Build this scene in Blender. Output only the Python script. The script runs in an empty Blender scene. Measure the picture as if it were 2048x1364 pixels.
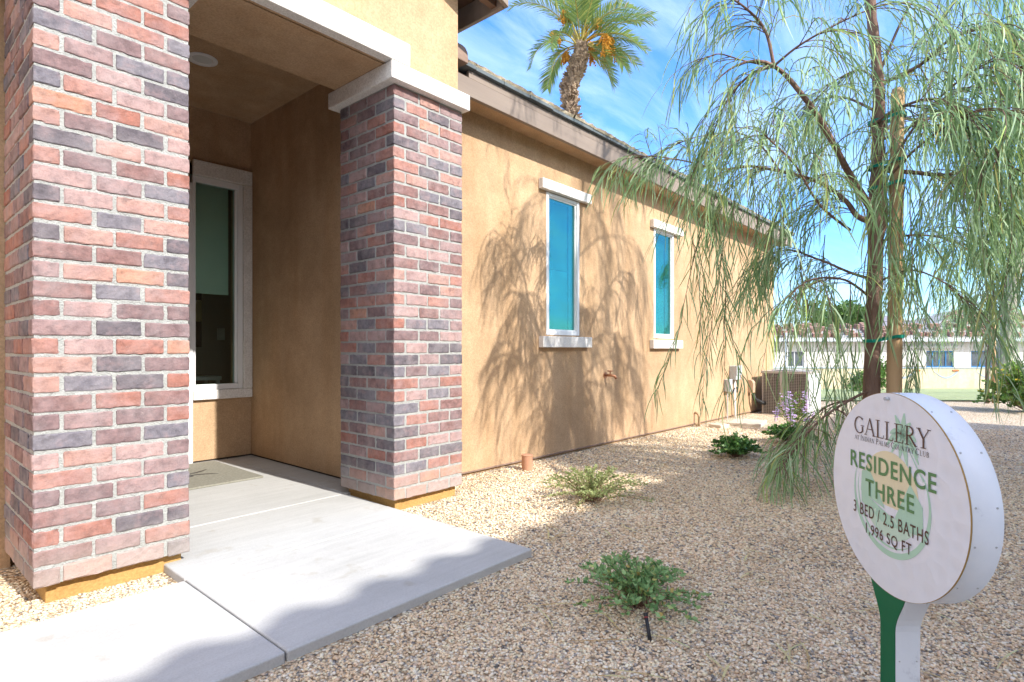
import bpy, bmesh, math, random
import numpy as np
from math import sin, cos, pi, radians, sqrt, atan2
from mathutils import Vector, Matrix

S = bpy.context.scene
COL = S.collection
rnd = random.Random(7)
nrg = np.random.default_rng(5)

# ------------------------------------------------------------------ camera
FPX, HZ, AZ, EYE = 1142.0, 698.0, atan2(996, 1142.0), 1.0
FW = Vector((cos(AZ), sin(AZ), 0)); RT = Vector((sin(AZ), -cos(AZ), 0)); UP = Vector((0, 0, 1))
cam = bpy.data.cameras.new('camera'); camo = bpy.data.objects.new('camera', cam); COL.objects.link(camo)
camo.location = (0, 0, EYE); camo.rotation_euler = (pi/2, 0, AZ - pi/2)
cam.sensor_width = 36; cam.lens = FPX/2048*36; cam.shift_y = (HZ-682)/2048
cam.clip_start = .05; cam.clip_end = 20000
S.camera = camo

def at(u, v, D):            # photo pixel + depth -> point in the place
    return Vector((0, 0, EYE)) + FW*D + RT*((u-1024)/FPX*D) + UP*((HZ-v)/FPX*D)

# ------------------------------------------------------------------ world and sun
SUN_EL, SUN_AZ = 36.0, 177.7
w = bpy.data.worlds.new('World'); S.world = w; w.use_nodes = True
nt = w.node_tree; nt.nodes.clear()
def N(t, k, **kw):
    n = t.nodes.new(k)
    for a, b in kw.items(): setattr(n, a, b)
    return n
sky = N(nt, 'ShaderNodeTexSky', sky_type='NISHITA', sun_disc=False, sun_elevation=radians(SUN_EL), sun_rotation=radians(SUN_AZ),
        air_density=1.0, dust_density=.35, ozone_density=1.6, altitude=30)
hs = N(nt, 'ShaderNodeHueSaturation'); hs.inputs['Hue'].default_value = .513; hs.inputs['Saturation'].default_value = 1.38; hs.inputs['Value'].default_value = 1.28
tc = N(nt, 'ShaderNodeTexCoord'); sp = N(nt, 'ShaderNodeSeparateXYZ')
ad = N(nt, 'ShaderNodeMath', operation='ADD'); ad.inputs[1].default_value = .22
mx = N(nt, 'ShaderNodeMath', operation='MAXIMUM'); mx.inputs[1].default_value = .05
dx = N(nt, 'ShaderNodeMath', operation='DIVIDE'); dy = N(nt, 'ShaderNodeMath', operation='DIVIDE'); cb = N(nt, 'ShaderNodeCombineXYZ')
mp = N(nt, 'ShaderNodeMapping'); mp.inputs['Rotation'].default_value = (0, 0, .5); mp.inputs['Scale'].default_value = (1.0, 2.6, 1)
n1 = N(nt, 'ShaderNodeTexNoise'); n1.inputs['Scale'].default_value = 1.6; n1.inputs['Detail'].default_value = 9; n1.inputs['Roughness'].default_value = .62; n1.inputs['Distortion'].default_value = .6
cr = N(nt, 'ShaderNodeValToRGB'); cr.color_ramp.elements[0].position = .42; cr.color_ramp.elements[0].color = (0, 0, 0, 1)
cr.color_ramp.elements[1].position = .78; cr.color_ramp.elements[1].color = (.55, .55, .55, 1)
mixc = N(nt, 'ShaderNodeMixRGB'); mixc.inputs['Color2'].default_value = (4.4, 5.1, 5.9, 1)
bg = N(nt, 'ShaderNodeBackground'); bg.inputs['Strength'].default_value = .11
wo = N(nt, 'ShaderNodeOutputWorld')
L = nt.links.new
L(tc.outputs['Generated'], sp.inputs[0]); L(sp.outputs['Z'], mx.inputs[0]); L(mx.outputs[0], ad.inputs[0])
L(sp.outputs['X'], dx.inputs[0]); L(ad.outputs[0], dx.inputs[1]); L(sp.outputs['Y'], dy.inputs[0]); L(ad.outputs[0], dy.inputs[1])
L(dx.outputs[0], cb.inputs[0]); L(dy.outputs[0], cb.inputs[1]); L(cb.outputs[0], mp.inputs[0]); L(mp.outputs[0], n1.inputs['Vector'])
L(n1.outputs['Fac'], cr.inputs[0]); # unseen cloud sheet added behind the viewer as neutral fill for the ambient light
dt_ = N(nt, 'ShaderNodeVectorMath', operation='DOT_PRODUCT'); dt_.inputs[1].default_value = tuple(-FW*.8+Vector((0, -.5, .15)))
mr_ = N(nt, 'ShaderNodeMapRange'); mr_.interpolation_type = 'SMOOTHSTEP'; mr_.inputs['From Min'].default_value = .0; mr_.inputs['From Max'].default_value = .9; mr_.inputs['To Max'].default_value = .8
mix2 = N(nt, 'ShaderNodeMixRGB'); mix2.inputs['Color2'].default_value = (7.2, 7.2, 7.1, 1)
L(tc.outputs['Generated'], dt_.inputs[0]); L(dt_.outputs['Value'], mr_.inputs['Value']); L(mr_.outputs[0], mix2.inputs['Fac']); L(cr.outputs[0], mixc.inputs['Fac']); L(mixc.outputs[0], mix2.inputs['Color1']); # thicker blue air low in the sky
lo = N(nt, 'ShaderNodeMapRange'); lo.inputs['From Min'].default_value = .0; lo.inputs['From Max'].default_value = .32; lo.inputs['To Min'].default_value = .85; lo.inputs['To Max'].default_value = 0
lm = N(nt, 'ShaderNodeMixRGB', blend_type='MULTIPLY'); lm.inputs['Color2'].default_value = (.52, .74, .98, 1)
L(sp.outputs['Z'], lo.inputs['Value']); L(lo.outputs[0], lm.inputs['Fac']); L(sky.outputs[0], lm.inputs['Color1']); L(lm.outputs[0], hs.inputs['Color']); L(hs.outputs[0], mixc.inputs['Color1'])
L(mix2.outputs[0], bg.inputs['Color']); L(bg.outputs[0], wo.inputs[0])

sl = bpy.data.lights.new('sun', 'SUN'); sl.energy = 2.4; sl.angle = radians(.75); sl.color = (1, .955, .88)
so = bpy.data.objects.new('sun', sl); COL.objects.link(so)
SUND = Vector((.04*cos(radians(SUN_EL)), -cos(radians(SUN_EL)), sin(radians(SUN_EL)))).normalized()
so.rotation_euler = SUND.to_track_quat('Z', 'Y').to_euler(); so.location = SUND*30

S.view_settings.view_transform = 'Standard'; S.view_settings.look = 'None'
S.view_settings.exposure = 1.72; S.view_settings.gamma = 1
S.render.engine = 'CYCLES'
S.cycles.max_bounces = 8; S.cycles.transparent_max_bounces = 16; S.cycles.use_denoising = True

# ------------------------------------------------------------------ materials
def mat(name):
    m = bpy.data.materials.new(name); m.use_nodes = True
    t = m.node_tree; b = t.nodes['Principled BSDF']
    return m, t, b
def ramp(t, stops, interp='LINEAR'):
    r = N(t, 'ShaderNodeValToRGB'); r.color_ramp.interpolation = interp
    e = r.color_ramp.elements
    while len(e) > 1: e.remove(e[-1])
    e[0].position = stops[0][0]; e[0].color = (*stops[0][1], 1)
    for p, c in stops[1:]:
        x = e.new(p); x.color = (*c, 1)
    return r
def noise(t, vec, scale, detail=4, rough=.55):
    n = N(t, 'ShaderNodeTexNoise'); n.inputs['Scale'].default_value = scale; n.inputs['Detail'].default_value = detail; n.inputs['Roughness'].default_value = rough
    t.links.new(vec, n.inputs['Vector']); return n
def bump(t, b, h, strength=.4, dist=.01, prev=None):
    n = N(t, 'ShaderNodeBump'); n.inputs['Strength'].default_value = strength; n.inputs['Distance'].default_value = dist
    t.links.new(h, n.inputs['Height'])
    if prev: t.links.new(prev.outputs[0], n.inputs['Normal'])
    t.links.new(n.outputs[0], b.inputs['Normal']); return n
def mixrgb(t, f, a, c, mode='MIX'):
    m = N(t, 'ShaderNodeMixRGB', blend_type=mode)
    for s, x in ((0, f), (1, a), (2, c)):
        if isinstance(x, (int, float)): m.inputs[s].default_value = x
        elif isinstance(x, tuple): m.inputs[s].default_value = (*x, 1)
        else: t.links.new(x, m.inputs[s])
    return m
def gen(name, c1, c2, scale=3, fine=120, bstr=.3, bdist=.004, rough=.85, detail=5, metallic=0, stretch=None, spec=.3):
    m, t, b = mat(name)
    co = N(t, 'ShaderNodeTexCoord'); v = co.outputs['Object']
    if stretch:
        mpn = N(t, 'ShaderNodeMapping'); mpn.inputs['Scale'].default_value = stretch; t.links.new(v, mpn.inputs[0]); v = mpn.outputs[0]
    n = noise(t, v, scale, detail); r = ramp(t, [(.3, c1), (.7, c2)]); t.links.new(n.outputs['Fac'], r.inputs[0])
    t.links.new(r.outputs[0], b.inputs['Base Color'])
    if fine:
        f = noise(t, v, fine, 3, .6); bump(t, b, f.outputs['Fac'], bstr, bdist)
    b.inputs['Roughness'].default_value = rough; b.inputs['Metallic'].default_value = metallic
    b.inputs['Specular IOR Level'].default_value = spec
    return m

def stucco(name, c, amt=.17, streak=True):
    m, t, b = mat(name)
    co = N(t, 'ShaderNodeTexCoord'); v = co.outputs['Object']
    big = noise(t, v, .9, 5, .6); mid = noise(t, v, 6, 5, .65); fine = noise(t, v, 260, 3, .7); grain = noise(t, v, 95, 4, .75)
    dk = tuple(x*(1-amt)*k for x, k in zip(c, (1, .985, .95))); lt = tuple(min(1, x*(1+amt)) for x in c)
    r1 = ramp(t, [(.3, dk), (.7, lt)]); t.links.new(big.outputs['Fac'], r1.inputs[0])
    r2 = ramp(t, [(.3, (.88, .87, .85)), (.7, (1.06, 1.06, 1.06))]); t.links.new(mid.outputs['Fac'], r2.inputs[0])
    m1 = mixrgb(t, 1.0, r1.outputs[0], r2.outputs[0], 'MULTIPLY')
    r3 = ramp(t, [(.3, (.76, .745, .72)), (.62, (1.09, 1.09, 1.09))]); t.links.new(grain.outputs['Fac'], r3.inputs[0])
    m2 = mixrgb(t, 1.0, m1.outputs[0], r3.outputs[0], 'MULTIPLY')
    out = m2
    if streak:   # faint runs of dust and rain down the wall
        mpn = N(t, 'ShaderNodeMapping'); mpn.inputs['Scale'].default_value = (3.2, 3.2, .5); t.links.new(v, mpn.inputs[0])
        st = noise(t, mpn.outputs[0], 1.3, 6, .62); r4 = ramp(t, [(.36, (.86, .79, .70)), (.56, (1.0, 1.0, 1.0))]); t.links.new(st.outputs['Fac'], r4.inputs[0])
        out = mixrgb(t, .55, m2.outputs[0], r4.outputs[0], 'MULTIPLY')
    t.links.new(out.outputs[0], b.inputs['Base Color'])
    hb = mixrgb(t, .5, grain.outputs['Fac'], fine.outputs['Fac'])
    bump(t, b, hb.outputs[0], .55, .006)
    b.inputs['Roughness'].default_value = .92; b.inputs['Specular IOR Level'].default_value = .15
    return m

M = {}
M['stucco'] = stucco('tan_stucco', (.52, .358, .225))
M['base'] = stucco('ochre_base_stucco', (.50, .31, .12), .12, False)
M['trim'] = stucco('white_stucco_trim', (.80, .78, .76), .05, False)
M['fascia'] = gen('brown_painted_wood', (.215, .17, .14), (.275, .22, .18), 2.5, 40, .35, .003, .7, stretch=(.4, 6, 6))
M['soffit'] = gen('dark_soffit_wood', (.15, .085, .055), (.20, .12, .08), 4, 60, .3, .003, .85)
M['rooftile'] = gen('weathered_concrete_tile', (.40, .33, .23), (.55, .48, .36), 9, 90, .8, .012, .95)
M['tileedge'] = gen('shaded_slate_edge', (.10, .125, .14), (.16, .18, .19), 5, 90, .5, .004, .9)
M['hiptile'] = gen('brown_ridge_tile', (.22, .15, .115), (.30, .21, .165), 7, 110, .6, .006, .9)
M['vinyl'] = gen('white_vinyl', (.80, .80, .80), (.84, .84, .84), 2, 0, rough=.4, spec=.4)
M['whitepaint'] = gen('white_paint', (.76, .765, .77), (.81, .81, .81), 3, 60, .1, .001, .5)
M['metalgrey'] = gen('grey_painted_metal', (.42, .43, .44), (.50, .51, .51), 6, 90, .1, .001, .45)
M['black'] = gen('black_plastic', (.018, .019, .021), (.03, .03, .032), 8, 0, rough=.5)
M['dark'] = gen('painted_gap_shade', (.04, .032, .028), (.06, .05, .04), 8, 0, rough=.9)  # near-black colour that stands in for shade in narrow gaps

# concrete
m, t, b = mat('pale_broomed_concrete'); M['concrete'] = m
v = N(t, 'ShaderNodeTexCoord').outputs['Object']
n = noise(t, v, 1.7, 6, .65); r = ramp(t, [(.25, (.43, .43, .415)), (.5, (.485, .485, .475)), (.75, (.53, .53, .52))]); t.links.new(n.outputs['Fac'], r.inputs[0])
mpn = N(t, 'ShaderNodeMapping'); mpn.inputs['Scale'].default_value = (1.2, 14, 4); t.links.new(v, mpn.inputs[0])
n2 = noise(t, mpn.outputs[0], 2.2, 5, .65); r2 = ramp(t, [(.3, (.92, .92, .92)), (.65, (1.03, 1.03, 1.03))]); t.links.new(n2.outputs['Fac'], r2.inputs[0])
n3 = noise(t, v, 160, 4, .7); r3 = ramp(t, [(.3, (.90, .89, .88)), (.6, (1.04, 1.04, 1.04))]); t.links.new(n3.outputs['Fac'], r3.inputs[0])
a1 = mixrgb(t, 1, r.outputs[0], r2.outputs[0], 'MULTIPLY'); a2 = mixrgb(t, 1, a1.outputs[0], r3.outputs[0], 'MULTIPLY')
n5 = noise(t, v, 9, 3, .5); r5 = ramp(t, [(.27, (.86, .82, .76)), (.36, (1, 1, 1))]); t.links.new(n5.outputs['Fac'], r5.inputs[0])
a3 = mixrgb(t, .7, a2.outputs[0], r5.outputs[0], 'MULTIPLY')
t.links.new(a3.outputs[0], b.inputs['Base Color']); b.inputs['Roughness'].default_value = .9; b.inputs['Specular IOR Level'].default_value = .2
bm_ = bump(t, b, n2.outputs['Fac'], .12, .006); bump(t, b, n3.outputs['Fac'], .25, .002, bm_)

# brick, tone attribute picks the fired colour
m, t, b = mat('tumbled_clay_brick'); M['brick'] = m
at_ = N(t, 'ShaderNodeAttribute', attribute_name='tone'); v = N(t, 'ShaderNodeTexCoord').outputs['Object']
r = ramp(t, [(0, (.31, .13, .095)), (.10, (.35, .175, .14)), (.19, (.39, .225, .185)), (.27, (.22, .12, .11)), (.38, (.36, .24, .225)), (.48, (.185, .12, .122)), (.59, (.28, .185, .18)), (.70, (.115, .10, .115)), (.85, (.16, .15, .175)), (.975, (.43, .215, .14))], 'CONSTANT')
t.links.new(at_.outputs['Fac'], r.inputs[0])
n = noise(t, v, 22, 6, .7); r2 = ramp(t, [(.3, (.5, .48, .50)), (.5, (.98, .97, .97)), (.7, (1.4, 1.3, 1.25))]); t.links.new(n.outputs['Fac'], r2.inputs[0])
nm = noise(t, v, 11, 3, .6); rm = ramp(t, [(.50, (0, 0, 0)), (.64, (.48, .48, .48))]); t.links.new(nm.outputs['Fac'], rm.inputs[0])
a0 = mixrgb(t, rm.outputs[0], r.outputs[0], (.21, .145, .15))
a1 = mixrgb(t, 1, a0.outputs[0], r2.outputs[0], 'MULTIPLY')
n3 = noise(t, v, 70, 4, .75); r3 = ramp(t, [(.60, (0, 0, 0)), (.74, (1, 1, 1))]); t.links.new(n3.outputs['Fac'], r3.inputs[0])
fm = N(t, 'ShaderNodeMath', operation='MULTIPLY'); t.links.new(r3.outputs[0], fm.inputs[0]); fm.inputs[1].default_value = .30
a2 = mixrgb(t, fm.outputs[0], a1.outputs[0], (.52, .46, .43))
# bloom of lime dust, stronger in patches
n4 = noise(t, v, 7, 4, .6); r4 = ramp(t, [(.42, (0, 0, 0)), (.75, (1, 1, 1))]); t.links.new(n4.outputs['Fac'], r4.inputs[0])
fm2 = N(t, 'ShaderNodeMath', operation='MULTIPLY_ADD'); t.links.new(r4.outputs[0], fm2.inputs[0]); fm2.inputs[1].default_value = .24; fm2.inputs[2].default_value = .05
a3 = mixrgb(t, fm2.outputs[0], a2.outputs[0], (.50, .46, .46))
# splash of cement left on the lowest two courses
sz = N(t, 'ShaderNodeSeparateXYZ'); t.links.new(v, sz.inputs[0])
mr = N(t, 'ShaderNodeMapRange'); mr.inputs['From Min'].default_value = .30; mr.inputs['From Max'].default_value = .14; t.links.new(sz.outputs['Z'], mr.inputs['Value'])
fm3 = N(t, 'ShaderNodeMath', operation='MULTIPLY'); t.links.new(mr.outputs[0], fm3.inputs[0]); fm3.inputs[1].default_value = .5
a4 = mixrgb(t, fm3.outputs[0], a3.outputs[0], (.42, .37, .33))
t.links.new(a4.outputs[0], b.inputs['Base Color']); b.inputs['Roughness'].default_value = .93; b.inputs['Specular IOR Level'].default_value = .15
nb = noise(t, v, 48, 6, .75); q1 = bump(t, b, nb.outputs['Fac'], .7, .008); q2 = noise(t, v, 180, 3, .7); bump(t, b, q2.outputs['Fac'], .5, .002, q1)
M['mortar'] = gen('grey_mortar', (.32, .325, .31), (.42, .425, .405), 30, 140, 1, .008, .95)

# gravel
PAL = [(0, (0.805, 0.637, 0.444)), (.16, (0.840, 0.758, 0.554)), (.30, (0.708, 0.541, 0.366)), (.44, (0.840, 0.776, 0.651)), (.58, (0.610, 0.469, 0.321)), (.68, (0.840, 0.697, 0.510)), (.80, (0.525, 0.433, 0.333)), (.87, (0.329, 0.312, 0.294)), (.92, (0.732, 0.553, 0.410)), (.975, (0.195, 0.192, 0.188))]
m, t, b = mat('tan_pea_gravel'); M['gravel'] = m
v = N(t, 'ShaderNodeTexCoord').outputs['Object']
dn = noise(t, v, 60, 2); wv = mixrgb(t, .012, v, dn.outputs['Color'], 'ADD')
vo = N(t, 'ShaderNodeTexVoronoi'); vo.inputs['Scale'].default_value = 78; t.links.new(wv.outputs[0], vo.inputs['Vector'])
sx = N(t, 'ShaderNodeSeparateColor'); t.links.new(vo.outputs['Color'], sx.inputs[0])
r = ramp(t, PAL, 'CONSTANT'); t.links.new(sx.outputs[0], r.inputs[0])
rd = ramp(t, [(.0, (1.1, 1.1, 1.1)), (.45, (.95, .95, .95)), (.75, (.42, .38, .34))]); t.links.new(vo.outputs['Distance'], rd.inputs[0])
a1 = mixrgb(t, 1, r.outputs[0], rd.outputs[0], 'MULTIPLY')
bn = noise(t, v, .8, 5, .6); rb = ramp(t, [(.3, (.84, .81, .77)), (.7, (1.08, 1.07, 1.06))]); t.links.new(bn.outputs['Fac'], rb.inputs[0])
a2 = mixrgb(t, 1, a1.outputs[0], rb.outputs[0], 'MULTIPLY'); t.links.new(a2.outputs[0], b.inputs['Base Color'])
inv = N(t, 'ShaderNodeMath', operation='SUBTRACT'); inv.inputs[0].default_value = 1; t.links.new(vo.outputs['Distance'], inv.inputs[1])
bump(t, b, inv.outputs[0], .9, .012); b.inputs['Roughness'].default_value = .92; b.inputs['Specular IOR Level'].default_value = .15
m, t, b = mat('gravel_stones'); M['pebble'] = m
at_ = N(t, 'ShaderNodeAttribute', attribute_name='tone'); r = ramp(t, PAL, 'CONSTANT'); t.links.new(at_.outputs['Fac'], r.inputs[0])
v = N(t, 'ShaderNodeTexCoord').outputs['Object']; n = noise(t, v, 190, 4, .7); r2 = ramp(t, [(.3, (.78, .76, .74)), (.65, (1.15, 1.15, 1.15))]); t.links.new(n.outputs['Fac'], r2.inputs[0])
bn = noise(t, v, .8, 5, .6); rb = ramp(t, [(.3, (.84, .81, .77)), (.7, (1.08, 1.07, 1.06))]); t.links.new(bn.outputs['Fac'], rb.inputs[0])
a1 = mixrgb(t, 1, r.outputs[0], r2.outputs[0], 'MULTIPLY'); a2 = mixrgb(t, 1, a1.outputs[0], rb.outputs[0], 'MULTIPLY')
t.links.new(a2.outputs[0], b.inputs['Base Color']); b.inputs['Roughness'].default_value = .85; b.inputs['Specular IOR Level'].default_value = .2

def leafmat(name, stops, trans=.35, rough=.55):
    m, t, b = mat(name)
    a_ = N(t, 'ShaderNodeAttribute', attribute_name='tone'); r = ramp(t, stops); t.links.new(a_.outputs['Fac'], r.inputs[0])
    t.links.new(r.outputs[0], b.inputs['Base Color']); b.inputs['Roughness'].default_value = rough; b.inputs['Specular IOR Level'].default_value = .3
    tr = N(t, 'ShaderNodeBsdfTranslucent'); t.links.new(r.outputs[0], tr.inputs[0])
    ms = N(t, 'ShaderNodeMixShader'); ms.inputs[0].default_value = trans
    t.links.new(b.outputs[0], ms.inputs[1]); t.links.new(tr.outputs[0], ms.inputs[2]); t.links.new(ms.outputs[0], t.nodes['Material Output'].inputs[0])
    return m
M['acacia'] = leafmat('weeping_acacia_leaf', [(0, (.13, .23, .09)), (.3, (.23, .37, .15)), (.55, (.33, .48, .25)), (.8, (.46, .60, .37)), (.92, (.44, .58, .16)), (1, (.50, .47, .17))])
M['palmleaf'] = leafmat('palm_leaflet', [(0, (.10, .18, .06)), (.4, (.20, .31, .09)), (.75, (.33, .44, .13)), (.93, (.50, .50, .15)), (1, (.55, .38, .11))], .25)
M['shrub'] = leafmat('shrub_leaf', [(0, (.11, .23, .08)), (.4, (.23, .40, .16)), (.75, (.36, .54, .24)), (.93, (.54, .60, .2)), (1, (.58, .43, .15))])
M['glossy'] = leafmat('glossy_leaf', [(0, (.045, .11, .028)), (.5, (.085, .20, .05)), (.85, (.15, .30, .075)), (1, (.26, .40, .11))], .2, .35)
M['pale'] = leafmat('pale_leaf', [(0, (.20, .26, .09)), (.5, (.32, .38, .15)), (1, (.45, .46, .22))])
M['bright'] = leafmat('bright_leaf', [(0, (.07, .16, .03)), (.5, (.15, .28, .05)), (.85, (.25, .38, .08)), (1, (.4, .45, .1))])
M['fartree'] = leafmat('far_tree_leaf', [(0, (.05, .11, .025)), (.5, (.11, .21, .045)), (1, (.2, .32, .08))])
M['litter'] = leafmat('fallen_acacia_leaf', [(0, (.42, .27, .11)), (.5, (.66, .54, .28)), (1, (.58, .56, .26))], .1)
M['bark'] = gen('acacia_bark', (.13, .075, .055), (.27, .175, .135), 14, 70, .9, .012, .9, stretch=(1, 1, .25))
M['twig'] = gen('reddish_twig', (.17, .09, .06), (.25, .14, .09), 9, 0, rough=.8)
M['stake'] = gen('lodgepole_wood', (.42, .27, .145), (.60, .41, .235), 6, 60, .5, .004, .85, stretch=(1, 1, .12))
M['tie'] = gen('green_tree_tie', (.0, .19, .13), (.0, .24, .17), 10, 60, .3, .002, .5)
M['palmbark'] = gen('palm_boots', (.10, .065, .045), (.50, .38, .27), 7, 40, .6, .01, .95)
M['palmstem'] = gen('palm_frond_stem', (.30, .27, .07), (.45, .36, .10), 3, 0, rough=.6)
M['dates'] = gen('orange_date_clusters', (.50, .20, .02), (.70, .36, .05), 6, 0, rough=.6)

def flat(name, c, rough=.6, spec=.3): return gen(name, tuple(x*.94 for x in c), c, 5, 0, rough=rough, spec=spec)

# window glass: coated, mirrors the sky with a teal cast
m, t, b = mat('teal_coated_glass'); M['tealglass'] = m
v = N(t, 'ShaderNodeTexCoord').outputs['Object']
b.inputs['Base Color'].default_value = (.12, .46, .47, 1); b.inputs['Metallic'].default_value = 1.0; b.inputs['Roughness'].default_value = .03
trn = N(t, 'ShaderNodeBsdfTransparent'); trn.inputs[0].default_value = (.55, .82, .80, 1); msx = N(t, 'ShaderNodeMixShader'); msx.inputs[0].default_value = .66
t.links.new(b.outputs[0], msx.inputs[1]); t.links.new(trn.outputs[0], msx.inputs[2]); t.links.new(msx.outputs[0], t.nodes['Material Output'].inputs[0])
mpn = N(t, 'ShaderNodeMapping'); mpn.inputs['Scale'].default_value = (.7, 1, 1.8); t.links.new(v, mpn.inputs[0])
n = noise(t, mpn.outputs[0], 1.5, 1, .3); bump(t, b, n.outputs['Fac'], .22, .06)
m, t, b = mat('clear_glass'); M['glass'] = m
t.nodes.remove(b)
tr = N(t, 'ShaderNodeBsdfTransparent'); tr.inputs[0].default_value = (.84, .92, .87, 1)
gl = N(t, 'ShaderNodeBsdfGlossy'); gl.inputs['Roughness'].default_value = .02; gl.inputs[0].default_value = (.9, .95, .95, 1)
fr = N(t, 'ShaderNodeFresnel'); fr.inputs[0].default_value = 1.5
ms = N(t, 'ShaderNodeMixShader'); t.links.new(fr.outputs[0], ms.inputs[0]); t.links.new(tr.outputs[0], ms.inputs[1]); t.links.new(gl.outputs[0], ms.inputs[2])
t.links.new(ms.outputs[0], t.nodes['Material Output'].inputs[0])

# ------------------------------------------------------------------ mesh helpers
class MB:
    def __init__(s): s.v = []; s.f = []; s.t = []
    def add(s, vs, fs, tone=0.):
        o = len(s.v); s.v += [tuple(p) for p in vs]; s.f += [tuple(i+o for i in q) for q in fs]; s.t += [tone]*len(fs); return s
    def box(s, x0, y0, z0, x1, y1, z1, tone=0.):
        x0, x1 = sorted((x0, x1)); y0, y1 = sorted((y0, y1)); z0, z1 = sorted((z0, z1))
        return s.add([(x0, y0, z0), (x1, y0, z0), (x1, y1, z0), (x0, y1, z0), (x0, y0, z1), (x1, y0, z1), (x1, y1, z1), (x0, y1, z1)],
                     [(0, 3, 2, 1), (4, 5, 6, 7), (0, 1, 5, 4), (1, 2, 6, 5), (2, 3, 7, 6), (3, 0, 4, 7)], tone)
    def prism(s, pts, d, tone=0.):       # planar polygon pts extruded by vector d
        n = len(pts); d = Vector(d); a = [Vector(p) for p in pts]
        return s.add(a+[p+d for p in a], [tuple(range(n))[::-1], tuple(range(n, 2*n))]+[(i, (i+1) % n, n+(i+1) % n, n+i) for i in range(n)], tone)
    def tube(s, pts, rad, n=8, tone=0., cap=True):
        pts = [Vector(p) for p in pts]; k = len(pts)
        if not hasattr(rad, '__len__'): rad = [rad]*k
        vs = []; ref = None
        for i, p in enumerate(pts):
            d = (pts[min(i+1, k-1)]-pts[max(i-1, 0)]).normalized()
            if ref is None: ref = d.orthogonal().normalized()
            ref = (ref-d*ref.dot(d)); ref = ref.normalized() if ref.length > 1e-6 else d.orthogonal().normalized()
            q = d.cross(ref)
            for j in range(n):
                a = 2*pi*j/n; vs.append(p+(ref*cos(a)+q*sin(a))*rad[i])
        fs = [(i*n+j, i*n+(j+1) % n, (i+1)*n+(j+1) % n, (i+1)*n+j) for i in range(k-1) for j in range(n)]
        if cap: fs += [tuple(range(n))[::-1], tuple(range((k-1)*n, k*n))]
        return s.add(vs, fs, tone)
    def lathe(s, prof, c=(0, 0, 0), n=24, tone=0.):
        vs = [(c[0]+r*cos(2*pi*j/n), c[1]+r*sin(2*pi*j/n), c[2]+z) for r, z in prof for j in range(n)]; k = len(prof)
        return s.add(vs, [(i*n+j, i*n+(j+1) % n, (i+1)*n+(j+1) % n, (i+1)*n+j) for i in range(k-1) for j in range(n)], tone)
    def build(s, name, m, parent=None, smooth=False, bevel=0, seg=2, loc=None):
        me = bpy.data.meshes.new(name); me.from_pydata(s.v, [], s.f); me.materials.append(m)
        if any(s.t):
            a = me.attributes.new('tone', 'FLOAT', 'FACE'); a.data.foreach_set('value', np.array(s.t, dtype=np.float32))
        if smooth: me.polygons.foreach_set('use_smooth', [True]*len(me.polygons))
        me.update(); o = bpy.data.objects.new(name, me); COL.objects.link(o)
        if parent: o.parent = parent
        if loc is not None: o.location = loc
        if bevel:
            b = o.modifiers.new('bevel', 'BEVEL'); b.width = bevel; b.segments = seg; b.limit_method = 'ANGLE'; b.harden_normals = False
        return o
def npmesh(name, V, Fq, m, tone=None, parent=None, smooth=False):     # V (n,3), Fq (k,3|4)
    me = bpy.data.meshes.new(name); V = np.asarray(V, np.float32); Fq = np.asarray(Fq, np.int32); k = Fq.shape[1]
    me.vertices.add(len(V)); me.vertices.foreach_set('co', V.ravel()); me.loops.add(Fq.size); me.loops.foreach_set('vertex_index', Fq.ravel())
    me.polygons.add(len(Fq)); me.polygons.foreach_set('loop_start', np.arange(0, Fq.size, k, dtype=np.int32))
    if tone is not None:
        a = me.attributes.new('tone', 'FLOAT', 'FACE'); a.data.foreach_set('value', np.asarray(tone, np.float32))
    me.update(calc_edges=True); me.validate()
    if smooth: me.polygons.foreach_set('use_smooth', [True]*len(me.polygons))
    me.materials.append(m); o = bpy.data.objects.new(name, me); COL.objects.link(o)
    if parent: o.parent = parent
    return o
def tag(o, label=None, cat=None, group=None, kind=None):
    if label: o['label'] = label
    if cat: o['category'] = cat
    if group: o['group'] = group
    if kind: o['kind'] = kind
    return o
def thing(name, label, cat, loc=(0, 0, 0), rz=0, group=None):
    o = bpy.data.objects.new(name, None); COL.objects.link(o); o.location = loc; o.rotation_euler = (0, 0, rz); o.empty_display_size = .1
    return tag(o, label, cat, group)

# ------------------------------------------------------------------ the ground
def gz(x, y):
    z = .045-.0095*min(max(x-3, 0), 7)
    s = x*FW.x+y*FW.y
    if s > 11: z -= min((s-11)/17, 1.12)*.93
    return z
rad = [0.0]+[.4*1.09**i for i in range(107)]; NS = 96
gv = [(0, 0, 0)]; gf = []
for i, r in enumerate(rad[1:]):
    for j in range(NS):
        a = 2*pi*j/NS; gv.append((r*cos(a), r*sin(a), gz(r*cos(a), r*sin(a))))
for j in range(NS): gf.append((0, 1+j, 1+(j+1) % NS))
for i in range(len(rad)-2):
    for j in range(NS): gf.append((1+i*NS+j, 1+(i+1)*NS+j, 1+(i+1)*NS+(j+1) % NS, 1+i*NS+(j+1) % NS))
g = MB(); g.v = gv; g.f = gf; g.t = [0]*len(gf)
tag(g.build('ground', M['gravel'], smooth=True), kind='structure')

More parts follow.
